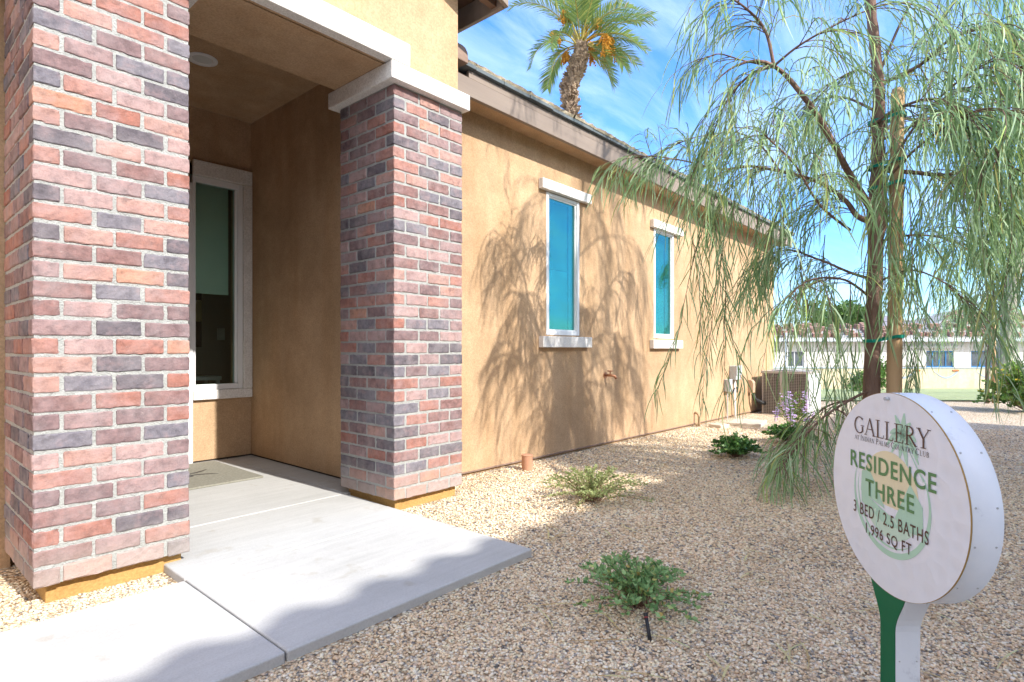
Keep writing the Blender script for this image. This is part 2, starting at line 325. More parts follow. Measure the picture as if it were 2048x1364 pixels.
# loose stones lying on the ground in front
def in_slab(x, y):
    if -6 < x < 2.06 and 1.63 < y < 2.49 and not (x < .85 and y > 2.475): return True
    if .84 < x < 2.06 and 1.63 < y < 5: return True
    if y > 3.06 or (.45 < x < .95 and y > 2.72) or (2.05 < x < 2.57 and y > 2.71): return True
    return False
pts = []
def scat(n, d0, d1, size):
    k = 0
    while k < n:
        D = sqrt(rnd.uniform(d0*d0, d1*d1)); u = rnd.uniform(-.93, .93)
        p = FW*D+RT*(u*D)
        if in_slab(p.x, p.y): k += .35; continue
        pts.append((p.x, p.y, gz(p.x, p.y), size*rnd.uniform(.7, 1.3))); k += 1
scat(42000, 1.15, 2.5, .0050); scat(42000, 2.5, 4.4, .0060); scat(26000, 4.4, 7.2, .0078)
t_ = (1+5**.5)/2
ico = np.array([(-1, t_, 0), (1, t_, 0), (-1, -t_, 0), (1, -t_, 0), (0, -1, t_), (0, 1, t_), (0, -1, -t_), (0, 1, -t_), (t_, 0, -1), (t_, 0, 1), (-t_, 0, -1), (-t_, 0, 1)])/sqrt(1+t_*t_)
icf = np.array([(0, 11, 5), (0, 5, 1), (0, 1, 7), (0, 7, 10), (0, 10, 11), (1, 5, 9), (5, 11, 4), (11, 10, 2), (10, 7, 6), (7, 1, 8), (3, 9, 4), (3, 4, 2), (3, 2, 6), (3, 6, 8), (3, 8, 9), (4, 9, 5), (2, 4, 11), (6, 2, 10), (8, 6, 7), (9, 8, 1)])
A = np.array(pts); n = len(A)
sc = A[:, 3][:, None]*nrg.uniform(.7, 1.35, (n, 3)); sc[:, 2] *= .62
ang = nrg.uniform(0, 2*pi, n); V = ico[None]*sc[:, None, :]*nrg.uniform(.82, 1.15, (n, 12, 1))
tl = nrg.uniform(-.4, .4, n); cz, sz_ = np.cos(tl), np.sin(tl)
V = np.stack([V[:, :, 0]*cz[:, None]-V[:, :, 2]*sz_[:, None], V[:, :, 1], V[:, :, 0]*sz_[:, None]+V[:, :, 2]*cz[:, None]], 2)
ca, sa = np.cos(ang)[:, None], np.sin(ang)[:, None]
V = np.stack([V[:, :, 0]*ca-V[:, :, 1]*sa, V[:, :, 0]*sa+V[:, :, 1]*ca, V[:, :, 2]], 2)
V += A[:, None, :3]; V[:, :, 2] += (A[:, 3]*nrg.uniform(.05, .7, n))[:, None]
Fq = (icf[None]+(np.arange(n)*12)[:, None, None]).reshape(-1, 3)
tag(npmesh('loose_gravel', V.reshape(-1, 3), Fq, M['pebble'], np.repeat(nrg.uniform(0, 1, n), 20)),
    'tan, cream and grey pea gravel spread over the yard', 'gravel', kind='stuff')

# concrete porch slab and walkway (bevelled panels with tooled joints)
def slab(name, panels):
    q = MB()
    for x0, y0, x1, y1 in panels: q.box(x0, y0, -.12, x1, y1, .08)
    o = q.build(name, M['concrete'], bevel=.007, seg=3); tag(o, kind='structure'); return o
slab('porch_slab', [(.862, 1.66, 2.045, 2.486), (.862, 2.492, 2.045, 3.186), (.862, 3.192, 2.045, 5.0), (2.047, 3.192, 2.3, 5.0), (.60, 3.31, .860, 5.0)])
slab('walkway', [(-1.6, 1.66, .856, 2.475), (-4.2, 1.66, -1.606, 2.475)])

# ------------------------------------------------------------------ the house
H = thing('stucco_house', 'tan stucco house with brick porch pillars, white trim and brown eaves', 'house', (2.3, 3.08, 0))
HI = Matrix.Translation((-2.3, -3.08, 0))
def hp(mb, name, m, parent=None, **k):
    o = mb.build(name, m, parent or H, **k)
    if parent is None: o.location = (-2.3, -3.08, 0)
    return o
WY = 3.08
def zs(x): return .077-.0095*max(0, x-2.97)        # weep screed line falls gently
# long wall with two real openings
wx = [(3.987, 4.498), (6.0, 6.516)]; wz = (1.125, 2.40)
q = MB()
def wall_panel(x0, x1, z0a, z0b, z1):
    q.prism([(x0, WY, z0a), (x1, WY, z0b), (x1, WY, z1), (x0, WY, z1)], (0, .2, 0))
xs = [2.56]; 
for a_, b_ in wx: xs += [a_, b_]
xs.append(10.406)
for i in range(len(xs)-1):
    a_, b_ = xs[i], xs[i+1]
    if i % 2 == 0: wall_panel(a_, b_, zs(a_), zs(b_), 2.96)
    else:
        wall_panel(a_, b_, zs(a_), zs(b_), wz[0]); wall_panel(a_, b_, wz[1], wz[1], 2.96)
q.box(10.2, WY+.2, .0, 10.406, 9.0, 2.96)
q.prism([(10.2, WY, 2.96), (10.2, 9.0, 2.96), (10.2, 6.04, 3.85)], (.206, 0, 0))
hp(q, 'side_wall', M['stucco'])
q = MB(); q.prism([(2.56, WY+.02, -.25), (10.39, WY+.02, -.25), (10.39, WY+.02, .03), (2.56, WY+.02, .085)], (0, .15, 0)); q.box(10.2, WY+.17, -.25, 10.39, 9, .02)
hp(q, 'wall_base', M['stucco'])
q = MB(); q.prism([(2.56, WY-.006, zs(2.56)-.006), (10.406, WY-.006, zs(10.4)-.006), (10.406, WY-.006, zs(10.4)+.004), (2.56, WY-.006, zs(2.56)+.004)], (0, .02, 0))
hp(q, 'weep_screed', M['hiptile'])
# porch walls
q = MB()
q.box(2.24, 3.25, .095, 2.555, 5.15, 2.95)                       # right cheek
q.box(1.75, 4.95, .095, 2.239, 5.1, .60); q.box(1.75, 4.95, 2.51, 2.239, 5.1, 2.95); q.box(2.13, 4.953, .60, 2.239, 5.098, 2.51)
q.box(-.6, 4.95, 2.33, 1.749, 5.1, 2.95); q.box(-.6, 4.95, .095, .80, 5.1, 2.329)
hp(q, 'porch_wall', M['stucco'])
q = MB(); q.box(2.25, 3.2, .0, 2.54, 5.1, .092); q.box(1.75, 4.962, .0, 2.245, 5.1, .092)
hp(q, 'porch_wall_base', M['dark'])  # shade under the wall foot put into the dark base colour
q = MB(); q.box(-3.5, 3.30, .04, .44, 3.5, 2.95); q.box(.40, 3.505, .095, .60, 5.1, 2.95); hp(q, 'left_wall', M['stucco'])
q = MB(); q.box(.601, 3.225, 2.95, 2.238, 4.948, 3.05); hp(q, 'porch_ceiling', M['stucco'])
# beam over the opening and gable above it
q = MB(); q.box(.42, 2.72, 2.64, 2.561, 3.222, 3.05); hp(q, 'porch_beam', M['stucco'])
ridge_x, ez = 1.42, 3.26
q = MB(); q.prism([(.28, 2.70, 2.645), (2.561, 2.70, 2.645), (2.561, 2.70, ez+.05), (ridge_x, 2.70, ez+.42), (.28, 2.70, ez+.05)], (0, .015, 0))
q.box(2.545, 2.7155, 2.645, 2.561, 6.4, ez+.05); q.box(.28, 2.7155, 2.96, .30, 6.4, ez+.05)
hp(q, 'gable_wall', M['stucco'])
q = MB(); q.prism([(-3.6, 2.95, 2.93), (-3.6, 6.2, 3.9), (-3.6, 6.2, 3.98), (-3.6, 2.95, 3.01)], (3.87, 0, 0)); hp(q, 'side_roof', M['rooftile'])
# white trim: beam band and pillar caps
q = MB(); q.box(.30, 2.63, 2.642, 2.117, 2.6995, 2.772); hp(q, 'beam_trim', M['trim'], bevel=.006)
for x0, x1 in ((1.985, 2.605), (.37, .99)):
    q = MB(); q.box(x0, 2.63, 2.538, x1, 3.30, 2.639); hp(q, 'pillar_cap', M['trim'], bevel=.006)

# brick pillars
def rbox(x0, y0, z0, x1, y1, z1, out, tone, r=.006):
    cx, cy, cz = (x0+x1)/2, (y0+y1)/2, (z0+z1)/2; h = ((x1-x0)/2, (y1-y0)/2, (z1-z0)/2)
    ax = []
    for hh in h:
        k = max(1, int(round(hh*2/.022)))
        ax.append([-hh]+[-hh+r+(2*hh-2*r)*i/k for i in range(k+1)]+[hh])
    idx = {}; vs = []; fs = []
    nx, ny, nz = [len(a) for a in ax]; jx = [rnd.uniform(-.002, .002) for _ in range(6)]
    def vid(i, j, k):
        key = (i, j, k)
        if key not in idx:
            p = Vector((ax[0][i], ax[1][j], ax[2][k])); c = Vector([max(-h[a]+r, min(h[a]-r, p[a])) for a in range(3)])
            d = p-c
            if d.length > 1e-9: p = c+d.normalized()*r
            e = .0011 if d.length > r*1.01 else .0006
            p += Vector((rnd.gauss(0, e), rnd.gauss(0, e), rnd.gauss(0, e)))
            idx[key] = len(vs); vs.append((cx+p.x+jx[0], cy+p.y+jx[1], cz+p.z+jx[2]))
        return idx[key]
    for j in range(ny-1):
        for k in range(nz-1):
            fs.append((vid(0, j, k), vid(0, j, k+1), vid(0, j+1, k+1), vid(0, j+1, k))); fs.append((vid(nx-1, j, k), vid(nx-1, j+1, k), vid(nx-1, j+1, k+1), vid(nx-1, j, k+1)))
    for i in range(nx-1):
        for k in range(nz-1):
            fs.append((vid(i, 0, k), vid(i+1, 0, k), vid(i+1, 0, k+1), vid(i, 0, k+1))); fs.append((vid(i, ny-1, k), vid(i, ny-1, k+1), vid(i+1, ny-1, k+1), vid(i+1, ny-1, k)))
    for i in range(nx-1):
        for j in range(ny-1):
            fs.append((vid(i, j, 0), vid(i, j+1, 0), vid(i+1, j+1, 0), vid(i+1, j, 0))); fs.append((vid(i, j, nz-1), vid(i+1, j, nz-1), vid(i+1, j+1, nz-1), vid(i, j+1, nz-1)))
    out.add(vs, fs, tone)
def pillar(x0, x1, y0, y1, zb, zt, c=.0708, m=.0115):
    P = thing('brick_pillar', None, None); P.parent = H; P.location = (x0-2.3, y0-3.08, 0)
    for k in ('label', 'category'):
        if k in P: del P[k]
    bk = MB(); d = .03
    rows = int(round((zt-zb)/c)); c = (zt-zb)/rows
    W_, D_ = x1-x0, y1-y0
    for r_ in range(rows):
        z0 = zb+r_*c+m*.5; z1 = z0+c-m
        if r_ == 0: z0 += -.004
        fr_ = [.186, .165, W_-.351] if r_ % 2 else [.085, .168, .182, W_-.435]
        sd = [.082, .190, .192, D_-.464] if r_ % 2 else [.184, .192, D_-.376]
        tn = lambda: min(.999, max(.001, rnd.random()))
        x = x0; y = y0
        for i, l in enumerate(fr_):
            a_, b_ = x+(0 if i == 0 else m/2), x+l-(0 if i == len(fr_)-1 else m/2)
            jz = rnd.uniform(-.0012, .0012)
            if i == 0: rbox(x0, y0, z0+jz, b_, y0+sd[0]-m/2, z1+jz, bk, tn())
            elif i == len(fr_)-1: rbox(a_, y0, z0+jz, x1, y0+sd[0]-m/2, z1+jz, bk, tn())
            else: rbox(a_, y0, z0+jz, b_, y0+.07, z1+jz, bk, tn())
            x += l
        y = y0+sd[0]
        for l in sd[1:]:
            a_, b_ = y+m/2, min(y+l-m/2, y1)
            for xx in ((0, x0, x0+.07), (1, x1-.07, x1)): rbox(xx[1], a_, z0, xx[2], b_, z1, bk, tn())
            y += l
    for v_ in range(len(bk.v)): bk.v[v_] = (bk.v[v_][0]-x0, bk.v[v_][1]-y0, bk.v[v_][2])
    o = bk.build('brickwork', M['brick'], P, smooth=False)
    q = MB(); q.box(.0045, .0045, zb+.004, W_-.0045, D_-.006, zt+.002); q.build('mortar', M['mortar'], P)
    q = MB(); q.box(.045, .05, -.15, W_-.015, D_-.03, zb+.004); q.build('pillar_base', M['base'], P, bevel=.006)
    return P
pillar(.419, .947, 2.68, 3.30, .122, 2.537)
pillar(2.037, 2.583, 2.68, 3.245, .118, 2.537)

# windows on the long wall
def side_window(a_, b_, hx0, hx1, sx0, sx1, dz=0, wob=0):
    Wn = bpy.data.objects.new('window', None); COL.objects.link(Wn); Wn.parent = H; Wn.location = (a_-2.3, WY-3.08, 0)
    w_ = b_-a_; z0, z1 = wz; f = .04
    q = MB()
    q.box(.001, -.006, z0+.001, f, .09, z1-.012); q.box(w_-f, -.006, z0+.001, w_-.001, .09, z1-.012)
    q.box(f, -.004, z0+.001, w_-f, .09, z0+f); q.box(f, -.004, z1-f, w_-f, .09, z1-.012)
    q.build('window_frame', M['vinyl'], Wn, bevel=.004)
    q = MB()
    e = .012; fr2 = [(f, z0+f, f+.012, z1-f), (w_-f-.012, z0+f, w_-f, z1-f), (f+.012, z0+f, w_-f-.012, z0+f+.012), (f+.012, z1-f-.012, w_-f-.012, z1-f)]
    for x_0, z_0, x_1, z_1 in fr2: q.box(x_0, e, z_0, x_1, .085, z_1)
    q.build('sash', M['vinyl'], Wn)
    q = MB(); q.box(f+.01, .022, z0+f+.01, w_-f-.01, .030, z1-f-.01); q.build('pane', M['tealglass'], Wn)
    q = MB(); q.box(.05, .105, 1.76, w_-.05, .108, z1-.02); q.box(.05, .100, 1.735, w_-.05, .113, 1.7595); q.build('roller_shade', flat('olive_shade_cloth', (.24, .40, .32), .9), Wn)
    q = MB(); q.box(.045, .104, z0+.045, w_-.045, .107, 1.73); q.build('sky_reflection_panel', flat('painted_sky_reflection', (.26, .62, .68), .5), Wn)  # pale blue painted in for the sky reflected in the lower pane
    q = MB(); q.box(hx0-a_, -.05, 2.392+dz, hx1-a_, -.001, 2.482+dz); q.build('head_trim', M['trim'], Wn, bevel=.005)
    q = MB(); q.box(sx0-a_, -.055, 1.014+dz, sx1-a_, -.001, 1.112+dz); q.build('window_sill', M['trim'], Wn, bevel=.005)
    return Wn
side_window(3.987, 4.498, 3.881, 4.643, 3.881, 4.643)
side_window(6.0, 6.516, 5.915, 6.697, 5.903, 6.669, -.008)

# porch window, its shade, the door beside it
Wn = bpy.data.objects.new('porch_window', None); COL.objects.link(Wn); Wn.parent = H; Wn.location = (0-2.3, 4.95-3.08, 0)
q = MB(); q.box(1.765, -.035, 2.40, 2.238, -.001, 2.522); q.box(1.765, -.035, .588, 2.238, -.001, .665); q.box(2.165, -.035, .666, 2.238, -.001, 2.399)
q.build('window_surround', M['trim'], Wn, bevel=.006)
q = MB(); q.box(1.766, -.012, .667, 1.79, .06, 2.398); q.box(2.125, -.014, .667, 2.163, .06, 2.398); q.box(1.791, -.012, .667, 2.124, .06, .71); q.box(1.791, -.012, 2.352, 2.124, .06, 2.398)
q.box(2.105, .008, .711, 2.1245, .05, 2.351); q.build('window_frame', M['vinyl'], Wn, bevel=.003)
q = MB(); q.box(1.788, .018, .708, 2.107, .024, 2.354); q.build('pane', M['glass'], Wn)
q = MB(); q.box(1.70, .155, 1.486, 2.112, .158, 2.45); q.box(1.70, .150, 1.466, 2.112, .163, 1.488); q.build('roller_shade', flat('sage_shade_cloth', (.72, .86, .78), .9), Wn)
D_ = bpy.data.objects.new('front_door', None); COL.objects.link(D_); D_.parent = H; D_.location = (0-2.3, 4.95-3.08, 0)
q = MB(); q.box(1.66, -.03, .085, 1.764, .1, 2.329); q.box(.80, -.03, .085, .86, .1, 2.329); q.box(.861, -.03, 2.24, 1.659, .1, 2.328); q.build('door_frame', M['whitepaint'], D_, bevel=.004)
q = MB(); q.box(.862, .05, .085, 1.658, .095, 2.238)
for z0, z1 in ((.25, .95), (1.1, 2.1)):
    for x0, x1 in ((.95, 1.22), (1.30, 1.57)): q.box(x0, .04, z0, x1, .0495, z1)
q.build('door_leaf', gen('brown_door', (.12, .06, .035), (.16, .085, .05), 3, 40, .2, .002, .5), D_, bevel=.004)
q = MB(); q.tube([(.93, .05, 1.05), (.93, -.01, 1.05)], .012); q.tube([(.93, -.01, 1.05), (1.03, -.012, 1.05)], .011); q.build('door_handle', M['metalgrey'], D_, smooth=True)
# the room behind the porch window
q = MB(); IW = gen('interior_wall', (.30, .25, .20), (.33, .28, .22), 2, 0, rough=.95)
q.box(-.5, 7.2, 0, 3.2, 7.3, 2.96); q.box(2.56, 5.16, 0, 2.66, 7.2, 2.9); q.box(-.6, 5.16, 0, -.5, 7.2, 2.9); q.box(-.5, 5.16, 2.9, 2.56, 7.2, 2.96); q.box(-.5, 5.16, -.02, 2.56, 7.2, .06)
q.box(1.77, 6.05, .06, 2.56, 6.15, 2.9)
hp(q, 'interior_wall', IW)
# recessed porch light
q = MB(); q.lathe([(.060, .004), (.064, -.006), (.092, -.008), (.094, .0)], (1.524-2.3, 4.09-3.08, 2.948)); pl = q.build('recessed_light', M['whitepaint'], H, smooth=True)
q = MB(); q.lathe([(.001, .0), (.06, .0)], (1.524-2.3, 4.09-3.08, 2.946)); q.build('light_lens', flat('frosted_lens', (.62, .63, .62), .4), pl, smooth=True)

# main roof: slab, tiles, fascia boards, rafter tails
RF = bpy.data.objects.new('main_roof', None); COL.objects.link(RF); RF.parent = H; RF.location = (-2.3, -3.08, 0)
EY, X0, X1, SL = 2.856, 2.562, 10.70, .30
q = MB(); q.box(X0, EY, 2.772, X1, EY+.035, 2.902); q.build('fascia', M['fascia'], RF, bevel=.004)
q = MB(); q.box(X0+.26, EY+.006, 2.905, X1-.0, EY+.034, 2.958); q.build('drip_board', M['fascia'], RF, bevel=.003)
q = MB(); q.prism([(X0, EY+.036, 2.93), (X0, 6.04, 2.93+SL*(6.04-EY)), (X0, 9.2, 2.93), (X0, 9.2, 2.90), (X0, 6.04, 2.90+SL*(6.04-EY)), (X0, EY+.036, 2.90)], (X1-X0, 0, 0)); q.build('roof_deck', M['soffit'], RF)
q = MB(); q.box(X0, EY+.065, 2.80, X1, WY-.001, 2.82); q.build('soffit', M['stucco'], RF); q = MB(); q.box(X0, EY+.036, 2.83, X1, EY+.064, 2.84); q.build('gap_shade_strip', M['dark'], RF)  # dark strip painted in for the shade between fascia and soffit
q = MB(); x = X0; k = 0
while x < X1-.02:                                    # flat tiles, front course slightly uneven
    w_ = min(.298, X1-x); dz = rnd.uniform(-.004, .005); dyy = rnd.uniform(-.008, .008)
    y0 = EY-.035+dyy
    n_ = 7; top = []
    for i in range(n_+1):
        top.append((x+w_*i/n_, y0+rnd.uniform(-.006, .006), 3.008+dz+rnd.uniform(-.004, .009)))
    bot = [(p[0], y0+.012, 2.99+dz) for p in top]
    back = [(p[0], y0+.5, 3.018+dz+SL*.5) for p in top]
    o = n_+1
    q.add(bot+top+back, [(i, i+1, o+i+1, o+i) for i in range(n_)]+[(o+i, o+i+1, 2*o+i+1, 2*o+i) for i in range(n_)])
    x += .30; k += 1
for c_ in range(1, 11):
    yy = EY-.035+c_*.29; zc = 3.008+SL*c_*.29
    x = X0 + (.15 if c_ % 2 else 0)
    while x < X1-.05:
        dz = rnd.uniform(-.004, .004); q.prism([(x, yy, zc+dz), (x, yy+.5, zc+dz+SL*.5-.002), (x, yy+.5, zc+dz+SL*.5+.022), (x, yy, zc+dz+.024)], (.296, 0, 0)); x += .30
q.prism([(X0, 6.04, 3.9), (X0, 9.2, 2.97), (X0, 9.2, 2.99), (X0, 6.04, 3.98)], (X1-X0, 0, 0))
q.build('roof_tiles', M['rooftile'], RF)
q = MB(); x = X0
while x < X1-.02:
    w_ = min(.296, X1-x); dz = rnd.uniform(-.003, .003)
    q.box(x, EY-.028+rnd.uniform(-.004, .004), 2.962+dz, x+w_, EY+.1, 2.9895+dz); x += .30
q.build('tile_edge', M['tileedge'], RF, bevel=.003)  # slate tone with the shade under the tile fronts put in
q = MB()
for i in range(2):                                   # rounded cap tile where the eave meets the gable wall
    pts_ = [(2.563+.27*t2, EY-.04+.0*t2, 0) for t2 in (0, 1)]
prof = [(EY-.05+.14+.14*cos(a2), 3.0+.135*sin(a2)) for a2 in [pi-pi*i/10 for i in range(11)]]+[(EY+.23, 2.962), (EY-.05, 2.962)]
q.prism([(2.563, p[0], p[1]) for p in prof], (.20, 0, 0)); q.build('cap_tile', M['hiptile'], RF, bevel=.006)

# gable roof over the porch
GR = bpy.data.objects.new('porch_roof', None); COL.objects.link(GR); GR.parent = H; GR.location = (-2.3, -3.08, 0)
FX, FYY, FZ, GS = 2.81, 2.48, 3.243, .34
def rz_(x): return FZ+GS*(FX-x)
q = MB()
q.box(FX-.03, FYY+.031, FZ, FX, 6.4, FZ+.145)
lx_ = 2*ridge_x-FX
q.prism([(FX, FYY, FZ), (FX, FYY, FZ+.145), (ridge_x, FYY, rz_(ridge_x)+.145), (lx_, FYY, FZ+.145), (lx_, FYY, FZ), (ridge_x, FYY, rz_(ridge_x))], (0, .03, 0))
q.box(lx_, FYY+.031, FZ, lx_+.03, 6.4, FZ+.145)
q.build('fascia', M['fascia'], GR, bevel=.003)
q = MB(); q.prism([(FX-.001, FYY+.031, FZ+.1455), (ridge_x, FYY+.031, rz_(ridge_x)+.1455), (lx_+.001, FYY+.031, FZ+.1455), (lx_+.001, FYY+.031, FZ+.175), (ridge_x, FYY+.031, rz_(ridge_x)+.175), (FX-.001, FYY+.031, FZ+.175)], (0, 3.6, 0)); q.build('roof_deck', M['soffit'], GR)
q = MB()
for yy in (2.56, 3.0, 3.6, 4.2): q.prism([(2.562, yy, FZ+.03), (FX-.031, yy, FZ+.02), (FX-.031, yy, FZ+.14), (2.562, yy, FZ+.17)], (0, .045, 0)); q.build('rafter_tail', M['soffit'], GR); q = MB()
q = MB()
for sgn in (1, -1):
    xe = ridge_x+sgn*(FX-ridge_x+.05); yy = FYY-.04
    while yy < 6.3:
        q.prism([(xe, yy, FZ+.16), (ridge_x, yy, rz_(ridge_x)+.185), (ridge_x, yy, rz_(ridge_x)+.215), (xe, yy, FZ+.19)], (0, .29, 0)); yy += .296
q.build('roof_tiles', M['rooftile'], GR)

# ------------------------------------------------------------------ inside the porch window: lamp, switch, shelf
t0 = thing('wall_sconce', 'dark framed wall sconce with yellow fabric shade seen through the porch window', 'lamp', (2.185, 6.05, 0))
q = MB(); q.box(-.06, -.022, 1.02, .055, -.001, 1.55); q.build('backplate', flat('dark_bronze', (.03, .022, .018), .5), t0)
q = MB(); q.lathe([(.062, 1.27), (.055, 1.47)], (-.03, -.09, 0), 20); q.build('lamp_shade', flat('cream_shade', (.62, .48, .24), .9), t0)
q = MB(); q.tube([(-.03, -.03, 1.12), (-.03, -.09, 1.16), (-.03, -.09, 1.28)], .008); q.tube([(-.06, -.05, 1.05), (0.0, -.05, 1.24)], .006); q.tube([(0.0, -.05, 1.05), (-.06, -.05, 1.24)], .006); q.build('bracket', flat('dark_iron', (.03, .025, .022), .5), t0)
t0 = thing('light_switch', 'white light switch plate on the room wall behind the porch window', 'switch', (2.43, 6.05, 0))
q = MB(); q.box(-.038, -.008, 1.09, .038, -.0005, 1.21); q.build('plate', M['vinyl'], t0, bevel=.002)
q = MB(); q.box(-.014, -.013, 1.12, .014, -.0085, 1.18); q.build('rocker', M['vinyl'], t0)
t0 = thing('side_table', 'small white side table standing inside the porch window', 'table', (2.16, 5.75, 0))
q = MB(); q.box(-.22, -.15, .71, .10, .2, .745); q.build('tabletop', M['vinyl'], t0, bevel=.004)
for sx_ in (-.20, .06):
    for sy_ in (-.13, .16): q = MB(); q.box(sx_, sy_, .06, sx_+.03, sy_+.03, .709); q.build('leg', M['vinyl'], t0)

# ------------------------------------------------------------------ doormat
t0 = thing('doormat', 'olive grey doormat with dark scroll motif on the porch slab', 'doormat', (1.45, 4.45, .08))
q = MB(); q.box(-.62, -.43, 0, .46, .43, .014); q.build('mat', gen('olive_mat_pile', (.215, .205, .165), (.30, .29, .245), 60, 240, .8, .004, 1), t0, bevel=.004)
q = MB()
def ribbon(mb, pts, ws, z, tone=0.):
    n = len(pts); vs = []
    for i, p in enumerate(pts):
        a_, b_ = pts[max(i-1, 0)], pts[min(i+1, n-1)]; d = Vector((b_[0]-a_[0], b_[1]-a_[1])); d.normalize()
        w_ = ws[i] if hasattr(ws, '__len__') else ws
        vs += [(p[0]-d.y*w_/2, p[1]+d.x*w_/2, z), (p[0]+d.y*w_/2, p[1]-d.x*w_/2, z)]
    mb.add(vs, [(2*i, 2*i+1, 2*i+3, 2*i+2) for i in range(n-1)], tone)
for sg in (1, -1):
    ribbon(q, [(.02+.10*cos(a2), sg*(.05+.035*sin(a2))) for a2 in [pi*k/10 for k in range(-8, 9)]], [.006+.018*sin(pi*k/16) for k in range(17)], .0148)
    ribbon(q, [(.08+.2*k/8, sg*(.02+.09*(k/8)**2)) for k in range(9)], [.004+.026*sin(pi*k/8) for k in range(9)], .0152)
    ribbon(q, [(-.1-.2*k/8, sg*(.02+.09*(k/8)**2)) for k in range(9)], [.004+.026*sin(pi*k/8) for k in range(9)], .0152)
q.build('scroll_motif', M['black'], t0)

# ------------------------------------------------------------------ utilities along the wall
t0 = thing('hose_tap', 'copper hose tap sticking out of the stucco below the nearer window', 'tap', (4.96, WY, .735))
cop = gen('aged_copper', (.42, .19, .10), (.55, .27, .15), 20, 60, .2, .001, .4, metallic=.6)
q = MB(); q.tube([(0, -.001, 0), (0, -.075, 0), (.012, -.10, -.005), (.03, -.115, -.03)], [.013, .012, .013, .015], 10); q.lathe([(.001, .0), (.02, 0), (.02, .006), (.001, .006)], (0, -.06, .038), 12); q.tube([(0, -.06, .01), (0, -.06, .04)], .007); q.build('spout', cop, t0, smooth=True)
q = MB(); q.tube([(-.03, -.06, .045), (.03, -.06, .045)], .006); q.lathe([(.001, .04), (.03, .04), (.03, .05), (.001, .05)], (0, -.06, 0), 10); q.build('handle', gen('bronze_handle', (.25, .12, .07), (.32, .16, .1), 10, 0, rough=.5), t0)
q = MB(); q.tube([(0, 0, 0), (0, -.008, 0)], .032, 16); q.build('escutcheon', cop, t0)

t0 = thing('disconnect_box', 'larger grey electrical box on the wall above its white conduit', 'electrical box', (8.44, WY, .64))
q = MB(); q.box(-.10, -.10, -.09, .10, -.001, .115); q.build('box', M['metalgrey'], t0, bevel=.008)
q = MB(); q.box(-.105, -.112, -.02, .105, -.101, .12); q.box(-.09, -.115, .02, .09, -.1125, .025); q.build('cover', M['metalgrey'], t0, bevel=.005)
q = MB(); q.tube([(0, -.045, -.09), (0, -.045, -.45), (.02, -.045, -.70)], .016, 10); q.build('conduit', M['vinyl'], t0, smooth=True)
q = MB(); q.tube([(.06, -.05, -.09), (.09, -.06, -.2), (.02, -.07, -.27), (.05, -.06, -.2), (-.04, -.05, -.22), (-.13, -.05, -.3), (-.16, -.05, -.28)], .010, 8); q.build('cable', M['black'], t0, smooth=True)
t0 = thing('junction_box', 'smaller grey junction box on the wall below the larger one', 'electrical box', (8.19, WY, .48))
q = MB(); q.box(-.065, -.07, -.085, .065, -.001, .085); q.build('box', M['metalgrey'], t0, bevel=.006)
q = MB(); q.box(-.068, -.078, -.088, .068, -.0705, .088); q.build('cover', M['metalgrey'], t0, bevel=.003)
q = MB(); q.tube([(0, -.03, -.085), (.0, -.03, -.2), (.0, -.03, -.54)], .009, 8); q.build('conduit', M['metalgrey'], t0)
t0 = thing('line_cover', 'salmon stucco coloured duct cover on the wall beside the air conditioner', 'duct', (9.18, WY, .42))
q = MB(); q.prism([(-.05, 0, -.10), (-.05, -.08, -.10), (-.05, -.08, .06), (-.05, -.05, .10), (-.05, 0, .10)], (.10, 0, 0)); q.build('cover', flat('salmon_cover', (.50, .34, .24), .7), t0, bevel=.006)
q = MB(); q.tube([(.0, -.06, -.12), (.02, -.08, -.2), (.1, -.16, -.26), (.2, -.22, -.27)], .028, 10); q.build('line_set', M['black'], t0, smooth=True)
t0 = thing('cleanout_pipe', 'short terracotta pipe stub standing in the gravel by the wall', 'pipe', (3.49, 2.885, gz(3.49, 2.885)))
tc_ = gen('terracotta', (.42, .215, .13), (.50, .27, .17), 14, 80, .3, .002, .8)
q = MB(); q.lathe([(.043, -.05), (.044, .112), (.046, .114), (.046, .122), (.038, .124), (.012, .124)], n=28); q.build('pipe', tc_, t0, smooth=False, bevel=.001)
q = MB(); q.lathe([(.012, .1225), (.038, .1235), (.001, .1255)], n=20); q.build('cap', tc_, t0)
t0 = thing('drain_stub', 'thin bent tan pipe at the wall foot below the farther window', 'pipe', (7.12, 3.03, gz(7.1, 3)))
q = MB(); q.tube([(0, .04, .17), (0, .0, .16), (0, -.015, .12), (0, -.015, -.05)], .016, 10); q.tube([(-.09, .0, .03), (-.05, -.01, .05), (-.05, -.01, -.03)], .012, 8); q.build('pipe', flat('tan_pipe', (.40, .28, .17), .7), t0, smooth=True)
pv = gen('sandstone_paver', (.50, .42, .33), (.60, .52, .42), 8, 70, .5, .006, .9)
for nm, lab, c_, s_, r_ in (('paver', 'large pale stone paver lying on the gravel by the conduit', (7.75, 2.62), (.27, .20), .15), ('paver', 'small pale stone block lying beside the large paver', (7.18, 2.78), (.10, .09), -.2)):
    q = MB(); q.box(-s_[0], -s_[1], -.02, s_[0], s_[1], .045); o = q.build(nm, pv, bevel=.01, loc=(c_[0], c_[1], gz(*c_))); o.rotation_euler = (0, 0, r_); tag(o, lab, 'paver')

